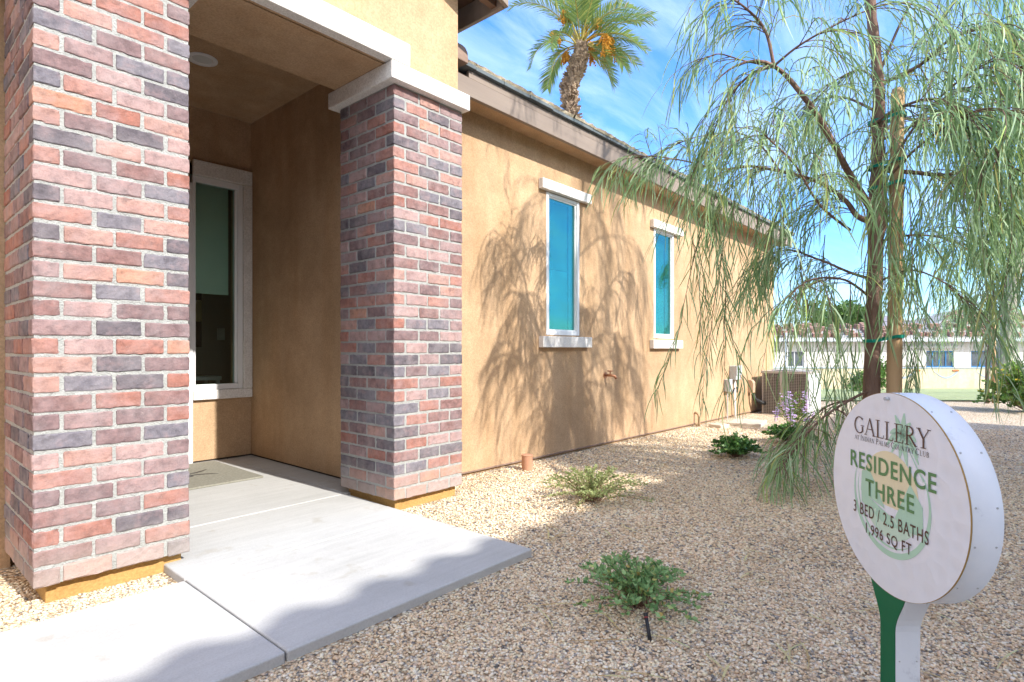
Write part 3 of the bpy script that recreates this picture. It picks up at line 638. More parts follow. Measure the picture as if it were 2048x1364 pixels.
# air conditioner
ACX0, ACX1, ACY0, ACY1 = 9.32, 10.12, 2.28, 2.93
t0 = thing('air_conditioner', 'large grey outdoor air conditioner unit by the far end of the wall', 'air conditioner', ((ACX0+ACX1)/2, (ACY0+ACY1)/2, -.06))
wx_, wy_, hz_ = (ACX1-ACX0)/2, (ACY1-ACY0)/2, .72
tanm = gen('taupe_enamel', (.36, .32, .29), (.42, .38, .34), 6, 80, .1, .001, .5); lite = gen('light_grey_enamel', (.60, .60, .59), (.66, .66, .65), 6, 60, .1, .001, .45)
q = MB(); q.box(-wx_-.06, -wy_-.06, -.06, wx_+.06, wy_+.06, .03); q.build('pad', M['concrete'], t0, bevel=.008)
q = MB(); q.box(-wx_+.02, -wy_+.02, .05, wx_-.02, wy_-.02, hz_-.04); q.build('coil', flat('dark_coil', (.10, .085, .075), .8), t0)
q = MB()
q.box(-wx_, -wy_, .031, wx_, wy_, .06); q.box(-wx_-.008, -wy_-.008, hz_-.04, wx_+.008, wy_+.008, hz_)
for sx_ in (-1, 1):
    for sy_ in (-1, 1): q.box(sx_*wx_-.02*(sx_ > 0)-.0*sx_, sy_*wy_-.02*(sy_ > 0), .061, sx_*wx_+.02*(sx_ < 0), sy_*wy_+.02*(sy_ < 0), hz_-.041)
q.build('cabinet', tanm, t0, bevel=.003)
q = MB(); n_ = 24
for i in range(n_+1): y = -wy_+.02+(2*wy_-.04)*i/n_; q.box(-wx_-.003, y-.002, .061, -wx_+.003, y+.002, hz_-.041)
for i in range(1, 26): z = .06+(hz_-.1)*i/26; q.box(-wx_-.006, -wy_+.02, z-.002, -wx_-.0031, wy_-.02, z+.002)
q.box(-wx_-.009, -.06, .061, -wx_-.0061, .06, hz_-.041)
q.build('grille', tanm, t0)
q = MB(); q.box(-wx_+.02, -wy_-.004, .061, wx_-.02, -wy_+.012, hz_-.041)
for i in range(9): z = .12+.065*i; q.box(-.1, -wy_-.008, z, wx_-.06, -wy_-.0041, z+.02)
q.build('access_panel', lite, t0, bevel=.002)
q = MB()
for r_ in [.05+.035*k for k in range(8)]: q.tube([(r_*cos(2*pi*j/28), r_*sin(2*pi*j/28), hz_+.012) for j in range(29)], .0035, 5, cap=False)
for k in range(8): a2 = pi*k/4; q.tube([(.05*cos(a2), .05*sin(a2), hz_+.013), (.30*cos(a2), .30*sin(a2), hz_+.004)], .004, 5)
q.build('fan_guard', M['metalgrey'], t0)
q = MB(); q.lathe([(.29, hz_+.001), (.001, hz_+.001)], n=28); q.build('fan_opening', M['black'], t0)

# ------------------------------------------------------------------ golf-tee sign
LAT, DC, ZC, RAD, TH = .978, 1.477, .626, .26, .0715
sg = thing('residence_sign', 'round white golf ball sign on a green tee post lettered Residence Three', 'sign', FW*DC+RT*LAT, AZ+pi)
# local x = towards the camera, local y = -RT (face normal), z up; face plane y = 0
m, t, b = mat('golf_ball_print'); 
v = N(t, 'ShaderNodeTexCoord').outputs['Object']; vo = N(t, 'ShaderNodeTexVoronoi', feature='SMOOTH_F1'); vo.inputs['Scale'].default_value = 24; vo.inputs['Randomness'].default_value = .75; vo.inputs['Smoothness'].default_value = .2
t.links.new(v, vo.inputs['Vector']); r = ramp(t, [(.10, (.765, .785, .815)), (.55, (.805, .82, .845))]); t.links.new(vo.outputs['Distance'], r.inputs[0]); t.links.new(r.outputs[0], b.inputs['Base Color'])
b.inputs['Roughness'].default_value = .4; bump(t, b, vo.outputs['Distance'], .35, .008); M['golf'] = m
q = MB(); n_ = 96
q.add([(RAD*cos(2*pi*k/n_), 0, ZC+RAD*sin(2*pi*k/n_)) for k in range(n_)], [tuple(range(n_))]); q.add([(RAD*cos(2*pi*k/n_), -.003, ZC+RAD*sin(2*pi*k/n_)) for k in range(n_)], [tuple(range(n_))])
fo = q.build('sign_face', M['golf'], sg)
q = MB()
q.add([(r_*cos(2*pi*k/n_), y_, ZC+r_*sin(2*pi*k/n_)) for r_, y_ in ((RAD-.0004, .0002), (RAD+.0003, .0002), (RAD+.0003, -.0034), (RAD-.0004, -.0034)) for k in range(n_)],
      [(i*n_+k, i*n_+(k+1) % n_, (i+1)*n_+(k+1) % n_, (i+1)*n_+k) for i in range(3) for k in range(n_)])
q.build('face_edge', flat('raw_edge_ochre', (.42, .27, .10), .8), sg)
m, t, b = mat('scuffed_white_metal'); M['scuff'] = m
v = N(t, 'ShaderNodeTexCoord').outputs['Object']; n = noise(t, v, 9, 6, .7); r = ramp(t, [(.30, (.60, .62, .68)), (.38, (.78, .81, .86)), (.7, (.83, .855, .90))]); t.links.new(n.outputs['Fac'], r.inputs[0]); t.links.new(r.outputs[0], b.inputs['Base Color']); b.inputs['Roughness'].default_value = .38; bump(t, b, n.outputs['Fac'], .1, .004)
q = MB()
q.add([(RAD*cos(2*pi*k/n_), y_, ZC+RAD*sin(2*pi*k/n_)) for y_ in (-.0041, -TH) for k in range(n_)], [(k, n_+k, n_+(k+1) % n_, (k+1) % n_) for k in range(n_)]+[tuple(range(n_, 2*n_))])
ro = q.build('sign_rim', M['scuff'], sg)
for p in ro.data.polygons: p.use_smooth = len(p.vertices) == 4
q = MB()
for k in range(2, 96, 7):
    for y_ in (-.012, -.058):
        a2 = 2*pi*k/96; c_ = Vector((RAD*cos(a2), y_, ZC+RAD*sin(a2))); d = Vector((cos(a2), 0, sin(a2)))
        q = MB(); q.tube([c_-d*.001, c_+d*.0012], .0024, 8); q.build('rivet', M['metalgrey'], sg)
q = MB(); q.tube([(-.004, .001, ZC+.245), (-.004, .012, ZC+.245)], .0045, 12); q.build('fixing', M['metalgrey'], sg)
# tee post: flared profile
zt = ZC-RAD+.035; prof = []
for k in range(9):
    s_ = k/8; z = .275+(zt-.275)*s_; e = s_*s_*(3-2*s_); prof.append((z, .0275+.044*e))
ctr = -.013
pl_ = [(ctr-.0275, 0, -.2)]+[(ctr-w_, 0, z) for z, w_ in prof]; prr = [(ctr+.0275, 0, -.2)]+[(ctr+w_, 0, z) for z, w_ in prof]
q = MB(); q.prism([(p[0], -.0045, p[2]) for p in prr+pl_[::-1]], (0, -(TH-.0085), 0)); q.build('post', M['scuff'], sg)
q = MB(); q.prism([(p[0], -.001, p[2]) for p in prr+pl_[::-1]], (0, -.0032, 0)); q.build('post_face', flat('fairway_green', (.008, .15, .06), .5), sg)
q = MB()
for z in (.05, .12, .20): 
    for y_ in (-.014, -.058): q = MB(); q.tube([(ctr+.0274, y_, z), (ctr+.0292, y_, z)], .0018, 8); q.build('rivet', M['metalgrey'], sg)
# printing
def sp_(x, z, lay): return (x, .0004*lay, ZC+z)
def circ(cx, cz, r, a0, a1, n=40): return [(cx+r*cos(a0+(a1-a0)*k/n), cz+r*sin(a0+(a1-a0)*k/n)) for k in range(n+1)]
def band(mb, pts, ws, lay):
    tmp = MB(); ribbon(tmp, pts, ws, 0); mb.add([sp_(p[0], p[1], lay) for p in tmp.v], tmp.f)
inkg = flat('pale_green_ink', (.47, .70, .52), .5); inkl = flat('lighter_green_ink', (.60, .77, .60), .5); inky = flat('pale_yellow_ink', (.83, .74, .48), .5)
ingr = flat('deep_green_ink', (.125, .27, .105), .5); inkb = flat('brown_ink', (.115, .06, .04), .5)
em = bpy.data.objects.new('emblem', None); COL.objects.link(em); em.parent = sg
q = MB(); q.add([sp_(x, z, 1) for x, z in circ(-.004, 0, .108, -.35, pi+.3, 44)], [tuple(range(45))]); q.build('sun_disc', inky, em)
q = MB()
q.add([sp_(x, z, 2) for x, z in [(-.118, .035), (-.085, .045), (-.055, .010), (-.02, -.045), (-.11, -.025), (-.122, -.02)]], [(5, 4, 3, 2, 1, 0)])
q.add([sp_(x, z, 2) for x, z in [(.02, -.055), (.075, .042), (.118, -.005), (.12, -.05), (.03, -.075)]], [(4, 3, 2, 1, 0)])
q.add([sp_(x, z, 2.2) for x, z in [(-.12, -.02), (-.105, -.025), (-.02, -.052), (.0, -.058), (.03, -.075), (.12, -.05), (.114, -.075), (-.02, -.085), (-.118, -.05)]], [tuple(range(9))[::-1]])
band(q, circ(-.004, -.010, .146, -3.5, .55, 60), [.001+.0145*sin(pi*min(1, (k/60)*1.0))**.8 for k in range(61)], 2)
band(q, circ(-.002, -.006, .132, -3.4, -.9, 40), [.0006+.006*sin(pi*k/40) for k in range(41)], 2)
band(q, [(.055, .145), (.085, .105), (.108, .075), (.122, .058)], [.002, .003, .004, .0055], 2)
q.build('emblem_drawing', inkg, em)
q = MB(); q.add([sp_(x, z, 1.6) for x, z in [(-.118, -.045)]+circ(-.002, -.0, .118, -2.75, -.6, 30)+[(.11, -.07)]], [tuple(range(33))]); q.build('fairway', inkl, em)
q = MB()
for ang_, ln, dr in ((2.6, .055, .05), (2.95, .06, .075), (2.1, .055, .0), (1.45, .055, -.002), (.95, .05, .01), (.5, .055, .06), (.15, .055, .09), (-.35, .06, .07), (-1.75, .06, .0), (-1.35, .075, .0), (3.6, .045, .05)):
    pts_ = []; 
    for k in range(9): s_ = k/8; pts_.append((.048+ln*s_*cos(ang_), .158+ln*s_*sin(ang_)-dr*s_*s_*.6))
    band(q, pts_, [.004+.013*sin(pi*min(1, .12+.88*k/8)) for k in range(9)], 2.5)
q.build('palm_head', inkg, em)
q = MB(); q.tube([sp_(-.054, -.052, 3), sp_(-.054, -.125, 3)], .0006, 5); q.add([sp_(-.054, -.052, 3), sp_(-.054, -.064, 3), sp_(-.068, -.059, 3)], [(0, 1, 2)]); q.build('flag', inkl, em)

def txt(parent, name, s, x0, x1, z0, z1, m, bold=0.):
    c_ = bpy.data.curves.new(name, 'FONT'); c_.body = s; c_.size = 1; c_.space_character = 1.12; c_.offset = bold; c_.resolution_u = 4
    tmp = bpy.data.objects.new(name, c_); COL.objects.link(tmp); bpy.context.view_layer.update()
    me = bpy.data.meshes.new_from_object(tmp.evaluated_get(bpy.context.evaluated_depsgraph_get()))
    COL.objects.unlink(tmp); bpy.data.objects.remove(tmp)
    vs = np.array([tuple(v.co) for v in me.vertices]); lo, hi = vs.min(0), vs.max(0)
    for v in me.vertices:
        v.co = (x0+(v.co.x-lo[0])/(hi[0]-lo[0])*(x1-x0), .0018, ZC+z0+(v.co.y-lo[1])/(hi[1]-lo[1])*(z1-z0))
    me.name = name; me.materials.clear(); me.materials.append(m); o = bpy.data.objects.new(name, me); COL.objects.link(o); o.parent = parent; return o
txt(sg, 'lettering', 'RESIDENCE', -.1696, .1634, .0392, .0862, ingr, .016)
txt(sg, 'lettering', 'THREE', -.1004, .0903, -.0275, .0180, ingr, .016)
txt(sg, 'lettering', '3 BED / 2.5 BATHS', -.1545, .1389, -.0875, -.0545, inkb, .006)
txt(sg, 'lettering', '1,996 SQ FT', -.0985, .081, -.1375, -.1035, inkb, .006)
TK, TN_ = .105, .048
def arcp(cx, cy, rx, ry, a0, a1, n=14): return [(cx+rx*cos(radians(a0+(a1-a0)*k/n)), cy+ry*sin(radians(a0+(a1-a0)*k/n))) for k in range(n+1)]
def arcw(a0, a1, n=14): return [TN_+(TK-TN_)*abs(cos(radians(a0+(a1-a0)*k/n))) for k in range(n+1)]
def ser(x, y, w_=.26): return ([(x-w_/2, y+(.02 if y < .5 else -.02)), (x+w_/2, y+(.02 if y < .5 else -.02))], .04)
SER = {
 'G': (.86, [(arcp(.45, .5, .39, .48, 45, 315), arcw(45, 315)), ([(.72, .10), (.72, .44)], TK), ser(.72, .46, .3), ([(.73, .80), (.73, .95)], .03), ([(.45+.27, .5-.34), (.74, .14)], .05)]),
 'A': (.84, [([(.08, 0), (.43, 1)], TN_), ([(.42, 1), (.76, 0)], TK), ([(.2, .36), (.62, .36)], .045), ser(.08, 0, .24), ser(.76, 0, .26)]),
 'L': (.66, [([(.18, 0), (.18, 1)], TK), ser(.18, 1, .32), ([(.02, .02), (.62, .02)], .045), ([(.61, 0), (.64, .2)], .04)]),
 'E': (.68, [([(.18, 0), (.18, 1)], TK), ([(.02, .98), (.60, .98)], .045), ([(.59, 1), (.61, .82)], .04), ([(.18, .52), (.5, .52)], .045), ([(.5, .42), (.5, .62)], .04), ([(.02, .02), (.62, .02)], .045), ([(.61, 0), (.64, .2)], .04)]),
 'R': (.80, [([(.18, 0), (.18, 1)], TK), ser(.18, 1, .30), ser(.18, 0, .32), (arcp(.30, .745, .27, .235, 90, -90), [.045+.06*sin(pi*k/14) for k in range(15)]), ([(.18, .98), (.31, .98)], .045), ([(.18, .51), (.31, .51)], .045), ([(.34, .5), (.74, .01)], TK), ser(.78, 0, .16)]),
 'Y': (.80, [([(.08, 1), (.40, .48)], TK), ([(.74, 1), (.40, .48)], TN_), ([(.40, .5), (.40, 0)], TK), ser(.08, 1, .28), ser(.74, 1, .24), ser(.40, 0, .34)]),
 'T': (.72, [([(.36, 0), (.36, 1)], TK), ([(.03, .98), (.69, .98)], .045), ([(.03, .8), (.04, 1)], .04), ([(.69, .8), (.68, 1)], .04), ser(.36, 0, .32)]),
 'I': (.36, [([(.18, 0), (.18, 1)], TK), ser(.18, 1, .3), ser(.18, 0, .3)]),
 'N': (.88, [([(.15, 0), (.15, 1)], TN_), ([(.13, 1), (.74, 0)], TK), ([(.74, 0), (.74, 1)], TN_), ser(.12, 1, .22), ser(.15, 0, .26), ser(.74, 1, .26)]),
 'D': (.88, [([(.18, 0), (.18, 1)], TK), (arcp(.36, .5, .42, .48, 90, -90), [.045+.06*sin(pi*k/14) for k in range(15)]), ([(.03, .98), (.37, .98)], .045), ([(.03, .02), (.37, .02)], .045)]),
 'P': (.68, [([(.18, 0), (.18, 1)], TK), ser(.18, 1, .30), ser(.18, 0, .32), (arcp(.30, .72, .29, .26, 90, -90), [.045+.06*sin(pi*k/14) for k in range(15)]), ([(.18, .98), (.31, .98)], .045), ([(.18, .46), (.31, .46)], .045)]),
 'M': (1.0, [([(.14, 0), (.19, 1)], TN_), ([(.19, 1), (.50, .05)], TK), ([(.50, .05), (.82, 1)], TN_), ([(.82, 1), (.86, 0)], TK), ser(.14, 0, .24), ser(.86, 0, .26)]),
 'S': (.60, [(arcp(.30, .75, .21, .23, 30, 260), .07), (arcp(.30, .26, .23, .24, 80, -150), .08), ([(.50, .78), (.50, .95)], .03), ([(.07, .05), (.07, .24)], .03)]),
 'C': (.80, [(arcp(.45, .5, .39, .48, 48, 312), arcw(48, 312)), ([(.73, .78), (.73, .96)], .03)]),
 'O': (.90, [(arcp(.45, .5, .38, .48, 0, 360, 24), arcw(0, 360, 24))]),
 'U': (.86, [([(.18, 1), (.18, .32)], TK), (arcp(.45, .32, .27, .30, 180, 360), .06), ([(.72, .32), (.72, 1)], TN_), ser(.18, 1, .3), ser(.72, 1, .26)]),
 'B': (.72, [([(.18, 0), (.18, 1)], TK), (arcp(.30, .755, .24, .225, 90, -90), [.045+.06*sin(pi*k/14) for k in range(15)]), (arcp(.30, .265, .30, .245, 90, -90), [.045+.06*sin(pi*k/14) for k in range(15)]), ([(.03, .98), (.31, .98)], .045), ([(.18, .52), (.31, .52)], .045), ([(.03, .02), (.31, .02)], .045)]),
}
def serif(parent, name, s, x0, x1, z0, z1, m, small=.8, gap=.06, fat=1.):
    q = MB(); x = 0; strokes = []
    for w_ in s.split(' '):
        for i, ch in enumerate(w_):
            big = ch.isupper(); sc_ = 1 if big else small; adv, st = SER[ch.upper()]
            for pts_, wd in st:
                strokes.append(([(x+p[0]*sc_, p[1]*sc_) for p in pts_], [k*sc_*fat for k in wd] if hasattr(wd, '__len__') else wd*sc_*fat))
            x += adv*sc_+gap
        x += .3
    x -= .3+gap
    fx, fz = (x1-x0)/x, (z1-z0)
    for k, (pts_, wd) in enumerate(strokes):
        tmp = MB(); ribbon(tmp, pts_, wd, 0); q.add([(x0+p[0]*fx, .0017+.00001*(k % 9), ZC+z0+p[1]*fz) for p in tmp.v], tmp.f)
    return q.build(name, m, parent)
serif(sg, 'lettering', 'GALLERY', -.152, .1426, .1375, .1845, inkb, gap=.05)
serif(sg, 'lettering', 'at Indian Palms Country Club', -.150, .1404, .1190, .1340, flat('grey_ink', (.10, .08, .075), .5), small=.80, gap=.08, fat=1.25)

def flip_y(o):
    if o.type == 'MESH': o.data.transform(Matrix.Scale(-1, 4, (0, 1, 0))); o.data.flip_normals()
    for c_ in o.children: flip_y(c_)
flip_y(sg)

# ------------------------------------------------------------------ weeping acacias
def smooth_path(pts, n=6):
    pts = [Vector(p) for p in pts]; out = []
    for i in range(len(pts)-1):
        p0, p1, p2, p3 = pts[max(i-1, 0)], pts[i], pts[i+1], pts[min(i+2, len(pts)-1)]
        for k in range(n):
            s = k/n; out.append(.5*((2*p1)+(-p0+p2)*s+(2*p0-5*p1+4*p2-p3)*s*s+(-p0+3*p1-3*p2+p3)*s**3))
    out.append(pts[-1]); return out
class Leaves:
    def __init__(s): s.V = []; s.F = []; s.T = []
    def strap(s, p, d, ln, w_, R, segs=4, droop=.55, tone=0.):
        a2 = R.uniform(0, 2*pi); side = Vector((cos(a2), sin(a2), R.uniform(-.2, .2))); o = len(s.V); d = d.normalized(); prof = (.45, .95, 1, .8, .08) if segs == 4 else (.5, 1, .7, .08)
        curl = Vector((R.gauss(0, .13), R.gauss(0, .13), 0))
        for k in range(segs+1):
            sd = side-d*side.dot(d)
            if sd.length < 1e-3: sd = d.orthogonal()
            sd.normalize(); hw = w_/2*prof[k]
            s.V.append(tuple(p-sd*hw)); s.V.append(tuple(p+sd*hw))
            if k < segs: s.F.append((o+2*k, o+2*k+1, o+2*k+3, o+2*k+2)); s.T.append(tone)
            p = p+d*(ln/segs); d = (d+Vector((0, 0, -droop))+curl).normalized()
def twig_(wood, lv, p, d, ln, R, leaf=(.17, .34), lw=.0078, sp_gap=.040, r0=.0035, droop=.24, tone_bias=0.):
    n_ = max(3, int(ln/.06)); st = ln/n_; pts_ = [p.copy()]; acc = 0.
    d = d.normalized(); wob = Vector((R.gauss(0, .05), R.gauss(0, .05), 0))
    for k in range(n_):
        d = (d+Vector((0, 0, -droop))+wob+Vector((R.gauss(0, .05), R.gauss(0, .05), R.gauss(0, .03)))).normalized()
        q0 = pts_[-1]; q1 = q0+d*st; pts_.append(q1); acc += st
        while acc > sp_gap:
            acc -= sp_gap
            a2 = R.uniform(0, 2*pi); out = Vector((cos(a2), sin(a2), R.uniform(-.3, .5)))
            tone = min(1, max(0, R.gauss(.48+tone_bias, .22))) if R.random() > .05 else R.uniform(.9, 1)
            lv.strap(q1-d*acc, d*.9+out*.55+Vector((0, 0, -.25)), R.uniform(*leaf), lw*R.uniform(.75, 1.2), R, tone=tone)
    wood.tube(pts_, [r0*(1-.75*k/n_) for k in range(n_+1)], 4, cap=False)
def limb(wood, lv, pts_, r0, r1, R, ntw, hang=(.35, .8), start=.3, clear=.25, **k):
    P_ = smooth_path(pts_, 6); n_ = len(P_)
    wood.tube(P_, [r0+(r1-r0)*(i/(n_-1))**.8 for i in range(n_)], 7)
    for j in range(ntw):
        s = start+(1-start)*(j+R.random())/ntw; i = min(n_-2, int(s*(n_-1))); p = P_[i].lerp(P_[i+1], R.random())
        tan = (P_[i+1]-P_[i]).normalized(); a2 = R.uniform(0, 2*pi); out = Vector((cos(a2), sin(a2), R.uniform(.0, .6)))
        ln = R.uniform(*hang)
        ln = min(ln, max(.2, p.z-clear))
        twig_(wood, lv, p, tan*R.uniform(.4, 1)+out*.7, ln, R, **k)
    twig_(wood, lv, P_[-1], P_[-1]-P_[-2], min(R.uniform(*hang), max(.2, P_[-1].z-clear)), R, r0=r1, **k)

R1 = random.Random(21)
TD = 3.9
wood = MB(); lv = Leaves(); base = at(1742, 785, TD); base.z = gz(base.x, base.y)
T = lambda u, v, dd=0: at(u, v, TD+dd)
trunk = [Vector((base.x, base.y, -.1)), base+Vector((0, 0, .15)), T(1743, 780), T(1748, 600), T(1753, 450), T(1756, 380), T(1755, 330), T(1758, 200), T(1750, 90), T(1741, 0), T(1745, -150, .05), T(1752, -330, .1), T(1748, -480, .12)]
tp = smooth_path(trunk, 5)
wood.tube(tp, [.066 if i < 2 else max(.012, .057-.040*(i/(len(tp)-1))**1.3)*(1+.10*R1.uniform(-1, 1))*(1.28 if 20 <= i <= 27 else 1) for i in range(len(tp))], 14)
hero = [ # pixel paths with depth offsets, thickness, number of hanging twigs
 ([(1750, 430, 0), (1700, 350, -.1), (1640, 240, -.2), (1580, 160, -.25), (1548, 132, -.28)], .027, .012, 9, (.4, .9)),
 ([(1548, 132, -.28), (1530, 60, -.3), (1490, 15, -.35), (1450, -10, -.4)], .012, .005, 12, (.25, .6)),
 ([(1548, 132, -.28), (1500, 150, -.2), (1455, 200, -.1), (1425, 270, -.05)], .011, .004, 10, (.4, .8)),
 ([(1548, 132, -.28), (1600, 90, -.4), (1680, 45, -.5), (1760, 10, -.6)], .009, .004, 9, (.3, .7)),
 ([(1552, 135, -.28), (1490, 122, -.3), (1440, 108, -.35), (1415, 115, -.4)], .006, .003, 5, (.15, .4)),
 ([(1748, 446, 0), (1715, 432, 0), (1690, 400, .05), (1640, 365, .1), (1560, 342, .2), (1500, 332, .3)], .022, .010, 14, (.4, .95)),
 ([(1500, 332, .3), (1440, 338, .4), (1370, 322, .5), (1300, 312, .55), (1250, 318, .6)], .009, .003, 16, (.22, .48)),
 ([(1560, 342, .2), (1520, 290, .3), (1470, 265, .45), (1390, 275, .55), (1330, 300, .6)], .008, .003, 13, (.25, .55)),
 ([(1700, 460, -.05), (1640, 410, -.2), (1590, 330, -.3), (1540, 280, -.35), (1520, 260, -.4)], .010, .004, 12, (.4, .9)),
 ([(1760, 340, 0), (1830, 345, -.1), (1890, 350, -.15), (1960, 335, -.2), (2040, 340, -.3)], .018, .007, 16, (.5, 1.0)),
 ([(1890, 350, -.15), (1960, 380, -.2), (2020, 420, -.3), (2080, 480, -.35)], .009, .004, 12, (.4, .8)),
 ([(1757, 170, 0), (1840, 130, -.15), (1900, 80, -.3), (1980, 55, -.4), (2070, 90, -.5)], .014, .005, 20, (.5, 1.0)),
 ([(1757, 165, 0), (1810, 150, .1), (1880, 105, .2), (1960, 100, .3), (2050, 130, .4)], .012, .004, 18, (.5, 1.0)),
 ([(1757, 170, 0), (1720, 140, .1), (1660, 170, .2), (1610, 230, .3)], .010, .004, 10, (.4, .8)),
 ([(1745, 250, 0), (1800, 215, -.3), (1880, 200, -.5), (1960, 260, -.6), (2010, 330, -.7)], .012, .004, 18, (.5, 1.0)),
 ([(1748, 560, 0), (1700, 545, .1), (1640, 520, .2), (1570, 500, .4), (1510, 530, .5)], .012, .004, 13, (.3, .65)),
 ([(1746, 600, 0), (1690, 560, -.2), (1620, 560, -.3), (1570, 600, -.35)], .010, .004, 8, (.25, .5)),
 ([(1742, 780, 0), (1700, 800, -.1), (1640, 840, -.2), (1585, 905, -.25), (1560, 935, -.28)], .011, .004, 20, (.22, .42)),
 ([(1700, 800, -.1), (1650, 815, -.05), (1600, 865, 0), (1570, 890, .05)], .007, .003, 12, (.2, .4)),
 ([(1770, 480, 0), (1830, 470, .2), (1900, 480, .3), (1970, 520, .4)], .010, .004, 12, (.3, .6)),
 ([(1765, 560, 0), (1820, 540, -.3), (1880, 560, -.4), (1930, 600, -.5)], .008, .003, 7, (.2, .4)),
]
for pts_, a_, b_, nt_, hang in hero:
    limb(wood, lv, [T(u, v, dd) for u, v, dd in pts_], a_, b_, R1, int(nt_*1.75), hang, start=.22, clear=.16 if pts_[0][1] > 700 else .32)
# long strands hanging in front of the house wall
for u, v, dd, ln in ((1440, 360, .42, 1.7), (1432, 420, .44, 1.45), (1447, 480, .40, 1.25), (1452, 560, .42, 1.0), (1425, 300, .4, 1.0), (1395, 400, .5, 1.15), (1385, 470, .52, .95), (1470, 330, .32, .75), (1500, 345, .3, .8), (1540, 380, .25, .9), (1520, 400, .3, .8), (1560, 480, .2, 1.0), (1600, 520, .1, 1.0), (1640, 540, 0, .95), (1670, 560, -.1, .9), (1615, 600, -.2, .7), (1700, 560, .1, .9), (1830, 560, 0, .85), (1870, 540, .2, .9), (1920, 560, -.2, .8), (1950, 520, .2, 1.0), (1985, 540, -.1, .9), (2020, 500, .1, 1.0), (1800, 600, .2, .7), (1580, 560, .3, .9), (1650, 470, .3, 1.1), (1455, 340, .36, 1.2), (1745, 130, -.3, .7), (1775, 170, -.35, .9), (1800, 200, -.25, .8), (1760, 330, -.3, .7), (1790, 360, -.4, .9), (1815, 330, -.3, 1.0), (1780, 450, -.3, .7), (1740, 480, -.35, .7), (1805, 520, -.3, .6), (1765, 250, -.4, .8), (1820, 420, -.4, .9)):
    twig_(wood, lv, T(u, v, dd), Vector((rnd.uniform(-.1, .1), rnd.uniform(-.1, .1), -.4)), ln, R1, r0=.004, sp_gap=.032)
# the rest of the crown all round
for k in range(24):
    a2 = 2*pi*k*.381966+.4; z0 = R1.uniform(1.9, 5.0); i = min(range(len(tp)), key=lambda i: abs(tp[i].z-z0)); p = tp[i]
    ln = R1.uniform(.8, 1.45)*(1.15-.11*max(0, z0-2.6)); d = Vector((cos(a2), sin(a2), 0)); hh = R1.uniform(.25, .6)
    if d.dot(FW) < -.2 and z0 < 3.2: ln *= .55
    if d.dot(RT) < -.3 and z0 < 4.0: continue
    limb(wood, lv, [p, p+d*ln*.35+UP*hh*.7, p+d*ln*.75+UP*hh, p+d*ln+UP*hh*.7], .011, .003, R1, 17, (.35, .95), start=.25, clear=.40)
tr = thing('weeping_acacia', 'large weeping tree with long strap leaves tied to a wooden stake', 'tree', tuple(base))
def recentre(o, c): 
    o.data.transform(Matrix.Translation(-Vector(c))); return o
recentre(wood.build('trunk', M['bark'], tr, smooth=True), base)
recentre(npmesh('crown', lv.V, lv.F, M['acacia'], lv.T, tr), base)
print('acacia leaves', len(lv.T)//4)

sb = at(1786, 785, TD-.05); sb.z = gz(sb.x, sb.y)
t0 = thing('tree_stake', 'round wooden tree stake tied beside the large weeping tree with green ties', 'stake', tuple(sb))
ht = at(1800, 185, TD-.05).z
q = MB(); q.lathe([(.001, -.2), (.047, -.2), (.046, .5), (.043, 1.5), (.040, ht-.03), (.032, ht), (.001, ht+.004)], n=18)
q.v = [(x+.012*z, y-.008*z, z) for x, y, z in q.v]; q.build('pole', M['stake'], t0, smooth=True)
for v in (245, 335, 378, 682):
    z = at(1770, v, TD).z; q = MB()
    cs = Vector((.012*z, -.008*z, z)); ti = min(tp, key=lambda p: abs(p.z-z)); ct = ti-sb; ct.z = z-.03
    dd = (ct-cs); dd.z = 0; ln = dd.length; dd.normalize(); pr = Vector((-dd.y, dd.x, 0)); loop = []
    for k in range(17): a2 = -pi/2+pi*k/16; loop.append(cs-dd*(.052*cos(a2))+pr*(.054*sin(a2)))
    for k in range(17): a2 = pi/2-pi*k/16; loop.append(ct+dd*(.060*cos(a2))+pr*(.060*sin(a2)))
    loop.append(loop[0]); vs = []
    for p in loop: vs += [tuple(p+Vector((0, 0, -.011))), tuple(p+Vector((0, 0, .011)))]
    q.add(vs, [(2*i, 2*i+2, 2*i+3, 2*i+1) for i in range(len(loop)-1)]); o = q.build('tree_tie', M['tie'], t0)
    sm = o.modifiers.new('solid', 'SOLIDIFY'); sm.thickness = .003

# the young staked tree farther off
R2 = random.Random(4); b2 = at(1975, 803, 10.9); b2.z = gz(b2.x, b2.y)
wood = MB(); lv = Leaves()
tp2 = smooth_path([b2+Vector((0, 0, -.1)), b2+Vector((.0, .0, .7)), b2+Vector((.03, -.05, 1.5)), b2+Vector((-.02, .03, 2.4)), b2+Vector((0, 0, 3.3))], 5); wood.tube(tp2, [.04-.028*i/(len(tp2)-1) for i in range(len(tp2))], 8)
for k in range(15):
    a2 = 2.4*k; z0 = R2.uniform(1.2, 3.2); p = min(tp2, key=lambda q_: abs(q_.z-b2.z-z0)); d = Vector((cos(a2), sin(a2), 0)); ln = R2.uniform(.5, 1.0)
    limb(wood, lv, [p, p+d*ln*.4+UP*.3, p+d*ln*.8+UP*.35, p+d*ln+UP*.15], .010, .004, R2, 8, (.4, 1.0), start=.3, clear=.35, sp_gap=.05, lw=.013)
tr = thing('weeping_acacia', 'slender young weeping tree tied to a thin stake farther back', 'tree', tuple(b2))
recentre(wood.build('trunk', M['bark'], tr, smooth=True), b2); recentre(npmesh('crown', lv.V, lv.F, M['acacia'], lv.T, tr), b2)
t0 = thing('tree_stake', 'thin wooden stake beside the slender young weeping tree', 'stake', tuple(b2+RT*.12))
